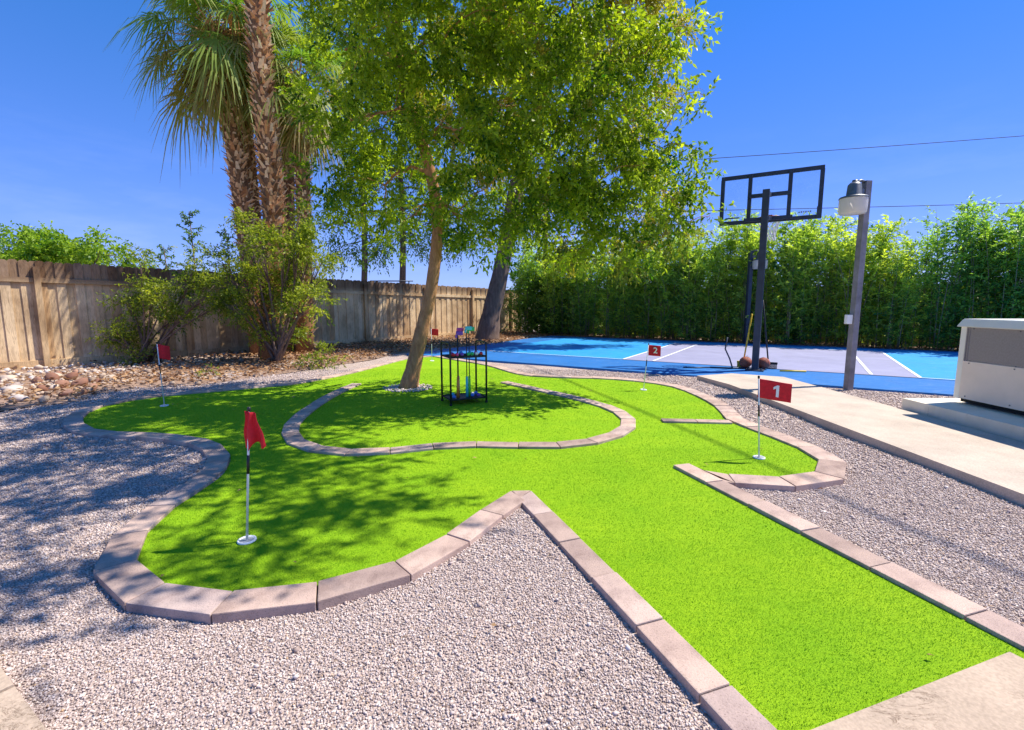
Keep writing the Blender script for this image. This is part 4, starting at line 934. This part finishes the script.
def golf_flag(label, px, py, pytop, mode, txt=None, w=.24, h=.15, fz=0.0, lean=(0, 0), stick=M['rod'], band=True, cup=True, tilt=0.0):
    b = G(px, py, TZ); zt = P(px, pytop, b.y).z - TZ
    root = tag(empty('golf_flag', (b.x, b.y, TZ)), label, 'golf flag', 'red golf flags on the putting green')
    m = MB(); top = Vector((lean[0], lean[1], zt)); m.tube([(0, 0, 0), top], [.0062, .0055], 10); m.build('stick', stick, root)
    if band:
        m = MB(); m.tube([top * .52, top * .66], [.0072, .0072], 10); m.build('band', M['black'], root)
    m = MB(); m.lathe([(0, .012), (.007, .01), (.009, 0), (.007, -.012), (0, -.014)], top, 12); m.build('tip', M['black'], root)
    if cup:
        m = MB(); m.lathe([(.046, .0), (.045, .008), (.041, .010), (.038, .008), (.034, .002), (.010, .001), (0, .002)], (0, 0, 0.002), 36); m.build('cup_liner', M['white'], root)
        m = MB(); m.lathe([(.0335, .0058), (.02, .0052), (.0, .005)], (0, 0, 0.0), 28); m.build('cup_shade_disc', M['cup'], root)  # flat grey disc stands in for the shade inside the cup
    fl = MB(); nx_, nz_ = 22, 12
    if mode == 'flat':
        cs, sn = math.cos(fz), math.sin(fz)
        def sf(u, v, off=0):
            wv = .007 * math.sin(u * 7 + v * 1.5) * min(1, u * 3); x = u * w; y = wv + off
            return top + Vector((x * cs - y * sn, x * sn + y * cs, -.012 - v * h - u * .012 - tilt * u))
    else:
        cs, sn = math.cos(fz), math.sin(fz)
        def sf(u, v, off=0):
            # hanging folds: cloth drops and bunches round the stick
            fold = math.sin(u * 11 + v * 1.2) * .016 * (.35 + v * .8); x = (-.034 + u * .115) * (.5 + v * .6) + .004 * math.sin(v * 8 + u * 3)
            y = fold - .012 + off
            return top + Vector((x * cs - y * sn, x * sn + y * cs, -.008 - v * h * (1.02 - .18 * u + .1 * math.sin(u * 9)) - .01 * u))
    for sgn in (1,):
        vs = [sf(i / nx_, j / nz_, o) for o in (-.0009, .0009) for j in range(nz_ + 1) for i in range(nx_ + 1)]
        K = (nx_ + 1) * (nz_ + 1); ii = lambda i, j, o: o * K + j * (nx_ + 1) + i
        fs = []
        for j in range(nz_):
            for i in range(nx_):
                fs.append((ii(i, j, 0), ii(i + 1, j, 0), ii(i + 1, j + 1, 0), ii(i, j + 1, 0))); fs.append((ii(i, j, 1), ii(i, j + 1, 1), ii(i + 1, j + 1, 1), ii(i + 1, j, 1)))
        for j in range(nz_): fs += [(ii(0, j, 0), ii(0, j + 1, 0), ii(0, j + 1, 1), ii(0, j, 1)), (ii(nx_, j, 0), ii(nx_, j, 1), ii(nx_, j + 1, 1), ii(nx_, j + 1, 0))]
        for i in range(nx_): fs += [(ii(i, 0, 0), ii(i, 0, 1), ii(i + 1, 0, 1), ii(i + 1, 0, 0)), (ii(i, nz_, 0), ii(i + 1, nz_, 0), ii(i + 1, nz_, 1), ii(i, nz_, 1))]
        fl.add(vs, fs, .5, True)
    cloth = fl.build('flag_cloth', M['red'], root)
    if txt:
        me = one_mesh(h * .62) if txt == '1' else text_mesh(txt, h * .78); me.materials.clear(); me.materials.append(M['white'])
        for v in me.vertices:
            u = .56 + v.co.x / w; vv_ = .5 - v.co.y / h; q = sf(min(1, max(0, u)), min(1, max(0, vv_)), -.0035 + v.co.z); v.co = q
        o = bpy.data.objects.new('number', me); link(o, cloth)
    return root
golf_flag('drooping red flag on a white stick in the big left lobe nearest the camera', 247, 541, 409, 'hang', None, h=.19, lean=(.06, 0))
golf_flag('flat red flag with a white number 1 on a grey stick in the right-hand lobe', 759, 458, 377, 'flat', '1', w=.245, h=.15, fz=R(-12), tilt=.025, stick=M['rod'], lean=(-.045, 0))
golf_flag('small red flag with a white number 2 near the blue court', 643.5, 390, 344, 'flat', '2', w=.17, h=.15, fz=R(-10), lean=(.05, 0))
golf_flag('crumpled red flag on a slightly tilted white stick in the far left lobe', 164.5, 406, 343, 'flat', None, w=.12, h=.17, fz=R(30), lean=(-.02, 0), tilt=.02)
golf_flag('distant red flag at the back edge of the green between leaning trunk and rack', 432, 361, 328, 'flat', None, w=.15, h=.14, fz=R(-5))

# ---------------------------------------------------------------- putter rack
ra, rb_, rc = G(451, 406, TZ), G(486.5, 402.5, TZ), G(438, 399.5, TZ)
lx = (rb_ - ra); Lx = lx.length; lx.normalize(); ly = (rc - ra); Ly = .34; ly = Vector((-lx.y, lx.x, 0))
rz = math.atan2(lx.y, lx.x); rack = tag(empty('putter_rack', ra, rz), 'black tube rack holding coloured putters and balls on the island', 'rack')
Hr = .76
for x in (0.0, Lx):
    m = MB(); pts = [(x, 0, 0)] + [(x, 0, Hr - .05)] + [(x, .05 - .05 * math.cos(a), Hr - .05 + .05 * math.sin(a)) for a in (R(30), R(60), R(90))] + [(x, Ly - .05 + .05 * math.sin(a), Hr - .05 + .05 * math.cos(a)) for a in (0, R(30), R(60), R(90))] + [(x, Ly, 0)]
    m.tube(pts, .012, 10); m.build('end_frame', M['black'], rack)
for z in (.07, .585):
    m = MB()
    for y in (0, Ly): m.tube([(0, y, z), (Lx, y, z)], .010, 8)
    for x in (0, Lx): m.tube([(x, 0, z), (x, Ly, z)], .010, 8)
    if z < .2: m.box((Lx / 2, Ly / 2, z - .004), (Lx - .02, Ly - .02, .008))
    else:
        for y in np.linspace(.035, Ly - .035, 6): m.tube([(0, y, z), (Lx, y, z)], .005, 6)
    m.build('shelf', M['black'], rack)
for x in (.01, Lx - .01):
    for y in (0, Ly):
        m = MB(); m.lathe([(0, 0), (.017, 0), (.017, .02), (.012, .026)], (x if False else (0 if x < .1 else Lx), y, 0), 12); m.build('foot', M['rubber'], rack)
RM = Matrix.Rotation(rz, 4, 'Z'); 
def rp(x, y, z): return ra + RM @ Vector((x, y, z))
bc = {'pink': (.75, .08, .28), 'green': (.04, .5, .14), 'purple': (.2, .06, .4), 'red': (.65, .03, .04), 'white': (.78, .78, .78), 'blue': (.05, .2, .65), 'orange': (.8, .3, .04), 'yellow': (.75, .65, .05), 'cyan': (.08, .6, .62), 'lime': (.2, .75, .05)}
BM = {k: mat_simple(k + '_gloss', v, .3, 0, .05) for k, v in bc.items()}
V0, F0 = ICO2
ball_spots = [(.05, .04, 'red'), (.1, .045, 'pink'), (.16, .04, 'purple'), (.24, .04, 'green'), (.29, .045, 'green'), (.345, .04, 'white'), (.4, .04, 'red'), (.07, .16, 'purple'), (.3, .15, 'cyan'), (.38, .16, 'pink'), (.2, .2, 'blue')]
for i, (x, y, c) in enumerate(ball_spots):
    o = np_obj('golf_ball', V0 * .0235, F0, BM[c], smooth=True); o.location = rp(x * Lx / .45, y, .585 + .033)
    row = 'front' if y < .1 else 'rear'
    nth = {0: 'first', 1: 'second', 2: 'third', 3: 'fourth', 4: 'fifth', 5: 'sixth', 6: 'seventh', 7: 'first', 10: 'second', 8: 'third', 9: 'fourth'}[i]
    tag(o, f'{c} ball on the rack\'s upper shelf, {nth} from the left in the {row} row', 'golf ball', 'coloured balls on the upper shelf')
for i, (x, y, c) in enumerate([(.06, .06, 'blue'), (.3, .08, 'blue'), (.33, .15, 'white'), (.37, .06, 'purple'), (.39, .2, 'blue'), (.1, .22, 'cyan')]):
    o = np_obj('golf_ball', V0 * .0235, F0, BM[c], smooth=True); o.location = rp(x * Lx / .45, y, .07 + .0265)
    nth = {0: 'first blue', 1: 'second blue', 2: 'white', 3: 'purple', 4: 'third blue', 5: 'cyan'}[i]
    tag(o, f'{nth} ball from the left lying on the rack\'s bottom tray', 'golf ball', 'balls on the bottom tray')
for i, (x, y, hc, gc, ht) in enumerate([(.13, .12, 'purple', 'orange', .80), (.165, .2, 'pink', 'pink', .84), (.245, .12, 'cyan', 'cyan', .86), (.285, .14, 'green', 'lime', .85)]):
    x = x * Lx / .45
    base = rp(x, y, .068); root = tag(empty('putter', base, rz), f'putter with a {hc} head and {gc} grip standing upside down in the rack', 'putter', 'putters in the rack')
    m = MB(); m.tube([(0, 0, 0), (0, 0, .26)], [.019, .014], 12); m.build('grip', BM[gc], root)
    m = MB(); m.tube([(0, 0, .25), (0, 0, ht - .03)], .0065, 8); m.build('shaft', M['black'], root)
    m = MB(); m.box((.03, 0, ht), (.085, .04, .05), None, .5, .012); m.box((-.012, 0, ht - .035), (.022, .022, .04), None, .5, .004); m.build('club_head', BM[hc], root)

# ---------------------------------------------------------------- basketball hoop
hb = ct(-.75, 9.72); hb = Vector((hb.x, hb.y, .03)); hrz = math.atan2(U.y, U.x)
hoop = tag(empty('basketball_hoop', hb, hrz), 'tall basketball hoop seen from behind its clear framed backboard', 'basketball hoop')
m = MB(); m.box((0, 0, 1.59), (.112, .112, 3.18), None, .5, .008); m.build('pole', M['navy'], hoop)
m = MB(); m.box((0, 0, .01), (.3, .3, .02), None, .5, .003)
for sx_ in (-.11, .11):
    for sy_ in (-.11, .11): m.lathe([(0, .05), (.014, .05), (.014, .02)], (sx_, sy_, 0), 6)
m.build('base_plate', M['navy'], hoop)
by = .72; zb, zt_ = 2.73, 3.63; BW = 1.69
def hbeam(name, segs, w, mt=M['navy'], h=None, parent=hoop):
    m = MB()
    for a, b in segs: m.beam(a, b, w, h or w, .5, .002)
    return m.build(name, mt, parent)
bb = MB(); bb.box((0, by, (zb + zt_) / 2), (BW - .04, .012, zt_ - zb - .04)); board = bb.build('backboard', M['acrylic'], hoop)
x2 = BW / 2
for z_ in (zt_ - .025, zb + .03): hbeam('frame_rail', [((-x2, by, z_), (x2, by, z_))], .05, h=.07, parent=board)
for x_ in (-x2 + .03, x2 - .03): hbeam('frame_stile', [((x_, by, zb + .055), (x_, by, zt_ - .05))], .07, h=.05, parent=board)
m = MB(); m.box((x2 - .035, by - .04, zb + .1), (.08, .05, .2), None, .5, .004); m.build('corner_bracket', M['navy'], board)
hbeam('support_frame', [((-.33, by - .05, zb), (-.33, by - .05, zt_ - .02)), ((.33, by - .05, zb), (.33, by - .05, zt_ - .02)), ((-.36, by - .09, 3.21), (.36, by - .09, 3.21)), ((-.40, by - .09, 2.78), (.40, by - .09, 2.78))], .066)
hbeam('upper_arm', [((-.03, 0, 3.12), (-.03, by - .1, 3.2)), ((.03, 0, 3.12), (.03, by - .1, 3.2))], .035, h=.07)
hbeam('lower_arm', [((-.05, 0, 2.7), (-.05, by - .1, 2.78)), ((.05, 0, 2.7), (.05, by - .1, 2.78))], .035, h=.06)
m = MB(); cx, cy, cz = 0, by + .38, 2.86; m.tube([(cx + .225 * math.cos(a), cy + .225 * math.sin(a), cz) for a in np.linspace(0, 2 * math.pi, 33)], .009, 8, caps=False)
m.box((0, by + .08, cz - .01), (.14, .16, .02)); m.beam((-.05, by + .01, cz - .12), (-.05, by + .16, cz - .01), .012, .03); m.beam((.05, by + .01, cz - .12), (.05, by + .16, cz - .01), .012, .03); rim = m.build('rim', M['orange'], hoop)
m = MB(); nn_ = 12
def netp(k, lv): a = 2 * math.pi * (k + .5 * lv) / nn_; rr = (.222, .185, .15, .128, .12, .125)[lv]; return (cx + rr * math.cos(a), cy + rr * math.sin(a), cz - .01 - .085 * lv)
for k in range(nn_):
    for lv in range(5): m.tube([netp(k, lv), netp(k, lv + 1)], .007, 4, caps=False); m.tube([netp(k + 1, lv), netp(k, lv + 1)], .007, 4, caps=False)
m.build('net', M['net'], rim)
m = MB(); m.box((-.62, by - .012, zb + .12), (.24, .006, .022)); m.build('sticker', M['black'], board)
m = MB()
for i, x in enumerate((.5, .535, .57, .605, .64, .675)): m.box((x, by - .012, zb + .13), (.024, .006, .030 if i % 2 else .022)); 
m.build('maker_mark', mat_simple('grey_print', (.2, .24, .3)), board)
# things at the foot of the pole
def at_court(u, v, z=.034): q = ct(u, v); return Vector((q.x, q.y, z))
def basketball(u, v, label):
    b = at_court(u, v, .034 + .11); bV, bF = ico(3); root = tag(np_obj('basketball', bV * .11, bF, M['ball'], smooth=True), label, 'basketball', 'basketballs at the foot of the pole'); root.location = b; root.rotation_euler = (random.random() * 3, random.random() * 3, 0)
    m = MB(); an = np.linspace(0, 2 * math.pi, 41); m.tube([(.1095 * math.cos(a), .1095 * math.sin(a), 0) for a in an], .0022, 5, caps=False); m.tube([(.1095 * math.cos(a), 0, .1095 * math.sin(a)) for a in an], .0022, 5, caps=False)
    for s_ in (-1, 1): m.tube([(s_ * (.06 + .03 * math.cos(2 * a)), .1095 * math.cos(a) * .86, .1095 * math.sin(a) * .86) for a in an], .0022, 5, caps=False)
    m.build('seam', M['rubber'], root)
basketball(-.93, 9.93, 'worn brown basketball on the court just left of the pole foot'); basketball(-.63, 9.95, 'worn brown basketball on the court just right of the pole foot')
def broom(name, label, u, v, top, handle, head, hw=.26):
    b = at_court(u, v, .034); t_ = Vector(top); root = tag(empty(name, b), label, 'broom', 'tools leaning on the basketball pole'); e = t_ - b
    m = MB(); m.tube([(0, 0, .09), e], .014, 8); m.build('handle', handle, root)
    m = MB(); m.box((0, 0, .1), (hw, .05, .04), Matrix.Rotation(hrz, 3, 'Z'), .5, .006); hd = m.build('head', head, root)
    m = MB(); Rz = Matrix.Rotation(hrz, 3, 'Z')
    for i in range(26): x = -hw / 2 + .01 + (hw - .02) * i / 25; m.box(Rz @ Vector((x, random.uniform(-.004, .004), .045)), (.007, .04, .088), Rz)
    m.build('bristles', M['yellow'] if head is M['yellow'] else M['rubber'], hd)
broom('push_broom', 'yellow-handled broom leaning against the left side of the basketball pole', -.98, 10.05, ct(-.86, 9.80).to_3d() + Vector((0, 0, 1.05)), M['yellow'], M['yellow'], .22)
broom('push_broom', 'black-handled broom leaning against the right side of the basketball pole', -.56, 10.12, ct(-.70, 9.82).to_3d() + Vector((0, 0, 1.3)), M['black'], M['rubber'], .3)
m = MB(); q0 = at_court(-.35, 9.75, .05); q1 = at_court(.05, 9.9, .05); m.tube([q0 - q0, q1 - q0], .014, 8); o = m.build('yellow_rod', M['yellow'], None); o.location = q0; tag(o, 'short yellow rod lying on the court right of the basketball pole', 'rod')
m = MB(); q0 = at_court(-1.12, 9.7, .04); m.tube([(0, 0, 0), (-.05, .03, .18), (-.13, .06, .36), (-.10, .06, .58)], [.014] * 4, 8); o = m.build('bent_stick', M['navy'], None); o.location = q0; tag(o, 'thin bent dark stick standing at the court edge left of the pole', 'stick')
m = MB(); q0 = at_court(-1.5, 9.62, .045); m.tube([(0, 0, 0), (.35, -.1, 0), (.7, -.12, .0)], [.016] * 3, 8); m.tube([(0, 0, 0), (-.3, -.05, 0), (-.5, .02, 0)], [.012] * 3, 6); o = m.build('shadow_tube', M['navy'], None); o.location = q0; tag(o, 'dark tube laid as the thin shadow across the court edge by the basketball pole', 'shadow_tube')  # dark tubes stand in for a thin shadow along the court edge

# ---------------------------------------------------------------- light posts
def light_post(label, base, H, w_, mt, head_dir, s=1.0, boxed=False):
    root = tag(empty('light_post', base, 0), label, 'light post', 'light posts by the court')
    m = MB(); m.box((0, 0, H / 2), (w_, w_, H), Matrix.Rotation(R(8), 3, 'Z'), .5, .004); m.build('post', mt, root)
    d = Vector(head_dir).normalized(); hx = d * .19 * s
    m = MB(); m.lathe([(0, .33 * s), (.05 * s, .33 * s), (.075 * s, .30 * s), (.085 * s, .17 * s), (.1 * s, .15 * s)], Vector(hx) + Vector((0, 0, H - .36 * s)), 20)
    m.lathe([(.1 * s, .17 * s), (.15 * s, .155 * s), (.163 * s, .135 * s), (.158 * s, .13 * s)], Vector(hx) + Vector((0, 0, H - .36 * s)), 28)
    m.tube([hx + Vector((0, 0, H - .03 * s)), hx * .5 + Vector((0, 0, H + .0 * s)), (0, 0, H - .02 * s)], .018 * s, 8)
    m.beam(hx * .5 + Vector((0, 0, H - .13 * s)), (0, 0, H - .15 * s), .05 * s, .06 * s)
    m.lathe([(0, .045 * s), (.03 * s, .04 * s), (.035 * s, 0)], Vector(hx) + Vector((0, 0, H - .04 * s)), 12)
    hd = m.build('lamp_housing', M['lampbody'], root)
    m = MB(); m.lathe([(.155 * s, .135 * s), (.155 * s, .03), (.15 * s, -.04 * s), (.14 * s, -.055 * s), (.0, -.06 * s)], Vector(hx) + Vector((0, 0, H - .36 * s)), 28); m.build('lamp_lens', M['lens'], hd)
    if boxed:
        m = MB(); m.box((-.085, 0, 1.02), (.08, .06, .13), None, .5, .006); m.build('junction_box', M['white'], root)
    return root
lb_ = G(848, 390, 0); Hh = P(868, 181, lb_.y).z
light_post('weathered grey light post with a frosted lamp, nearest the beige unit', lb_, Hh, .088, M['poleg'], (-.97, -.25, 0), 1.08, True)
light_post('dark far light post with a small lamp standing against the hedge', Vector((7.05, 14.45, 0)), 2.78, .11, M['navy'], (.85, -.5, 0), 1.3)

# ---------------------------------------------------------------- packaged unit on its pad
ux = 4.79; uy = 5.12
pad = sheet('concrete_pad', [(4.41, 2.2), (6.9, 2.2), (6.9, 5.33), (4.41, 5.33)], .185, M['pad'], None, .24)
tag(pad, 'raised cream-painted concrete pad under the beige unit', 'pad')
unit = tag(empty('air_conditioner', (ux, uy, .185)), 'large boxy cream outdoor cooling unit with a grey upper grille standing on the pad', 'air conditioner')
UL, UW, UH = 1.75, 1.15, .90
m = MB(); m.box((UW / 2 + .02, -UL / 2, .04), (UW - .06, UL - .06, .05)); m.build('base_rail', M['rubber'], unit)
m = MB(); m.box((UW / 2, -UL / 2, .445), (UW - .02, UL - .02, .76), None, .5, .006); body = m.build('cabinet', M['unitb'], unit)
m = MB()
for (x, y) in ((0, 0), (0, -UL), (UW, 0), (UW, -UL)): m.box((x + (.03 if x < .1 else -.03), y + (-.03 if y > -.1 else .03), .44), (.066, .066, .78), None, .5, .006)
m.build('corner_post', M['unitw'], unit)
m = MB(); m.box((-.002, -UL / 2, .26), (.02, UL - .14, .40), None, .5, .004); m.build('lower_panel', M['unitb'], unit)
m = MB(); m.box((.006, -UL / 2, .645), (.014, UL - .14, .355))

for i in range(34): m.box((-.001, -UL / 2, .475 + .0103 * i), (.003, UL - .15, .003))
m.build('coil_grille', M['unitg'], unit)
m = MB(); m.box((-.004, -.075, .445), (.012, .012, .77), None, .5, .002); m.box((-.004, -.1, .445), (.008, .006, .77), None, .5, .001); m.build('seam_strip', M['unitg'], unit)
m = MB(); RY = Matrix.Rotation(R(-90), 3, 'Y')
for z in (.09, .44, .46, .80):
    for y in (-.14, -.6, -1.1, -1.6): m.lathe([(0, .006), (.006, .005), (.007, 0)], (-.012 if z < .45 else -.003, y, z), 8, .5, RY)
m.build('screws', M['lampbody'], unit)
m = MB(); bm = bmesh.new(); bmesh.ops.create_cube(bm, size=1)
for v in bm.verts:
    tp = v.co.z > 0; k = 0.0 if tp else .035
    v.co = Vector((UW / 2 + v.co.x * 2 * (UW / 2 + .0 + k), -UL / 2 + v.co.y * 2 * (UL / 2 + k), UH if tp else UH - .085))
bmesh.ops.bevel(bm, geom=list(bm.edges), offset=.008, segments=2, affect='EDGES'); m.frombm(bm); m.build('top_cover', M['unitw'], unit)
m = MB(); m.lathe([(.36, UH + .001), (.36, UH + .035), (.33, UH + .04), (.33, UH + .006)], (UW / 2, -UL * .6, 0), 40)
for q in range(7): m.tube([(UW / 2 + (.05 + .045 * q) * math.cos(a), -UL * .6 + (.05 + .045 * q) * math.sin(a), UH + .036) for a in np.linspace(0, 2 * math.pi, 33)], .003, 4, caps=False)
m.build('fan_guard', M['black'], unit)

# ---------------------------------------------------------------- utility pole and wires, rail beyond the fence
up = P(545, 300, 26)
m = MB(); upo = tag(empty('utility_pole', (up.x, 26, 0)), 'utility pole hidden in the big crown where the overhead wires end', 'utility pole')
m.tube([(0, 0, 0), (0, 0, 9.4)], [.16, .11], 12); m.build('pole', M['bark_dark'], upo)
m = MB(); m.box((0, 0, 8.95), (.1, 1.8, .12)); m.build('crossarm', M['bark_dark'], upo)
def wire(label, a, b, sag):
    m = MB(); a, b = Vector(a), Vector(b); m.tube([a.lerp(b, t) - Vector((0, 0, sag * 4 * t * (1 - t))) for t in np.linspace(0, 1, 40)], .017, 5); o = m.build('power_line', M['rubber'], None); tag(o, label, 'wire', 'overhead wires')
z1 = P(670, 160, 26).z
wire('upper overhead wire rising to the right above the basketball hoop', P(545, 169, 26), P(1180, 123, 26), .1)
wire('lower overhead wire passing behind the backboard and lamp', P(545, 213, 26.3), P(1200, 197, 26), .1)
pA, pB = G(600, 399, 0), G(752, 469, 0); oq = SUN * (9.5 / SUN.z); dAB = (pB - pA).normalized()
mw = MB(); ea, eb = pA + oq - dAB * 3.6, pB + oq + dAB * 9; mw.tube([ea.lerp(eb, t) - Vector((0, 0, .25 * 4 * t * (1 - t))) for t in np.linspace(0, 1, 30)], .02, 6)
tag(mw.build('service_cable', M['rubber'], None), 'overhead service cable whose thin shadow crosses the green', 'cable')
rx = P(395, 283, 17.5)
root = tag(empty('rail', (rx.x, 17.5, 0)), 'thin dark metal rail just above the fence left of the leaning trunk', 'rail')
m = MB(); zz_ = P(395, 281, 17.5).z; m.tube([(-.75, 0, 0), (-.75, 0, zz_)], .02, 6); m.tube([(.5, 0, 0), (.5, 0, zz_)], .02, 6); m.build('post', M['navy'], root)
m = MB(); m.tube([(-.9, 0, zz_), (.65, 0, zz_)], .022, 6); m.tube([(-.9, 0, zz_ - .16), (.65, 0, zz_ - .16)], .015, 6); m.build('bar', M['navy'], root)
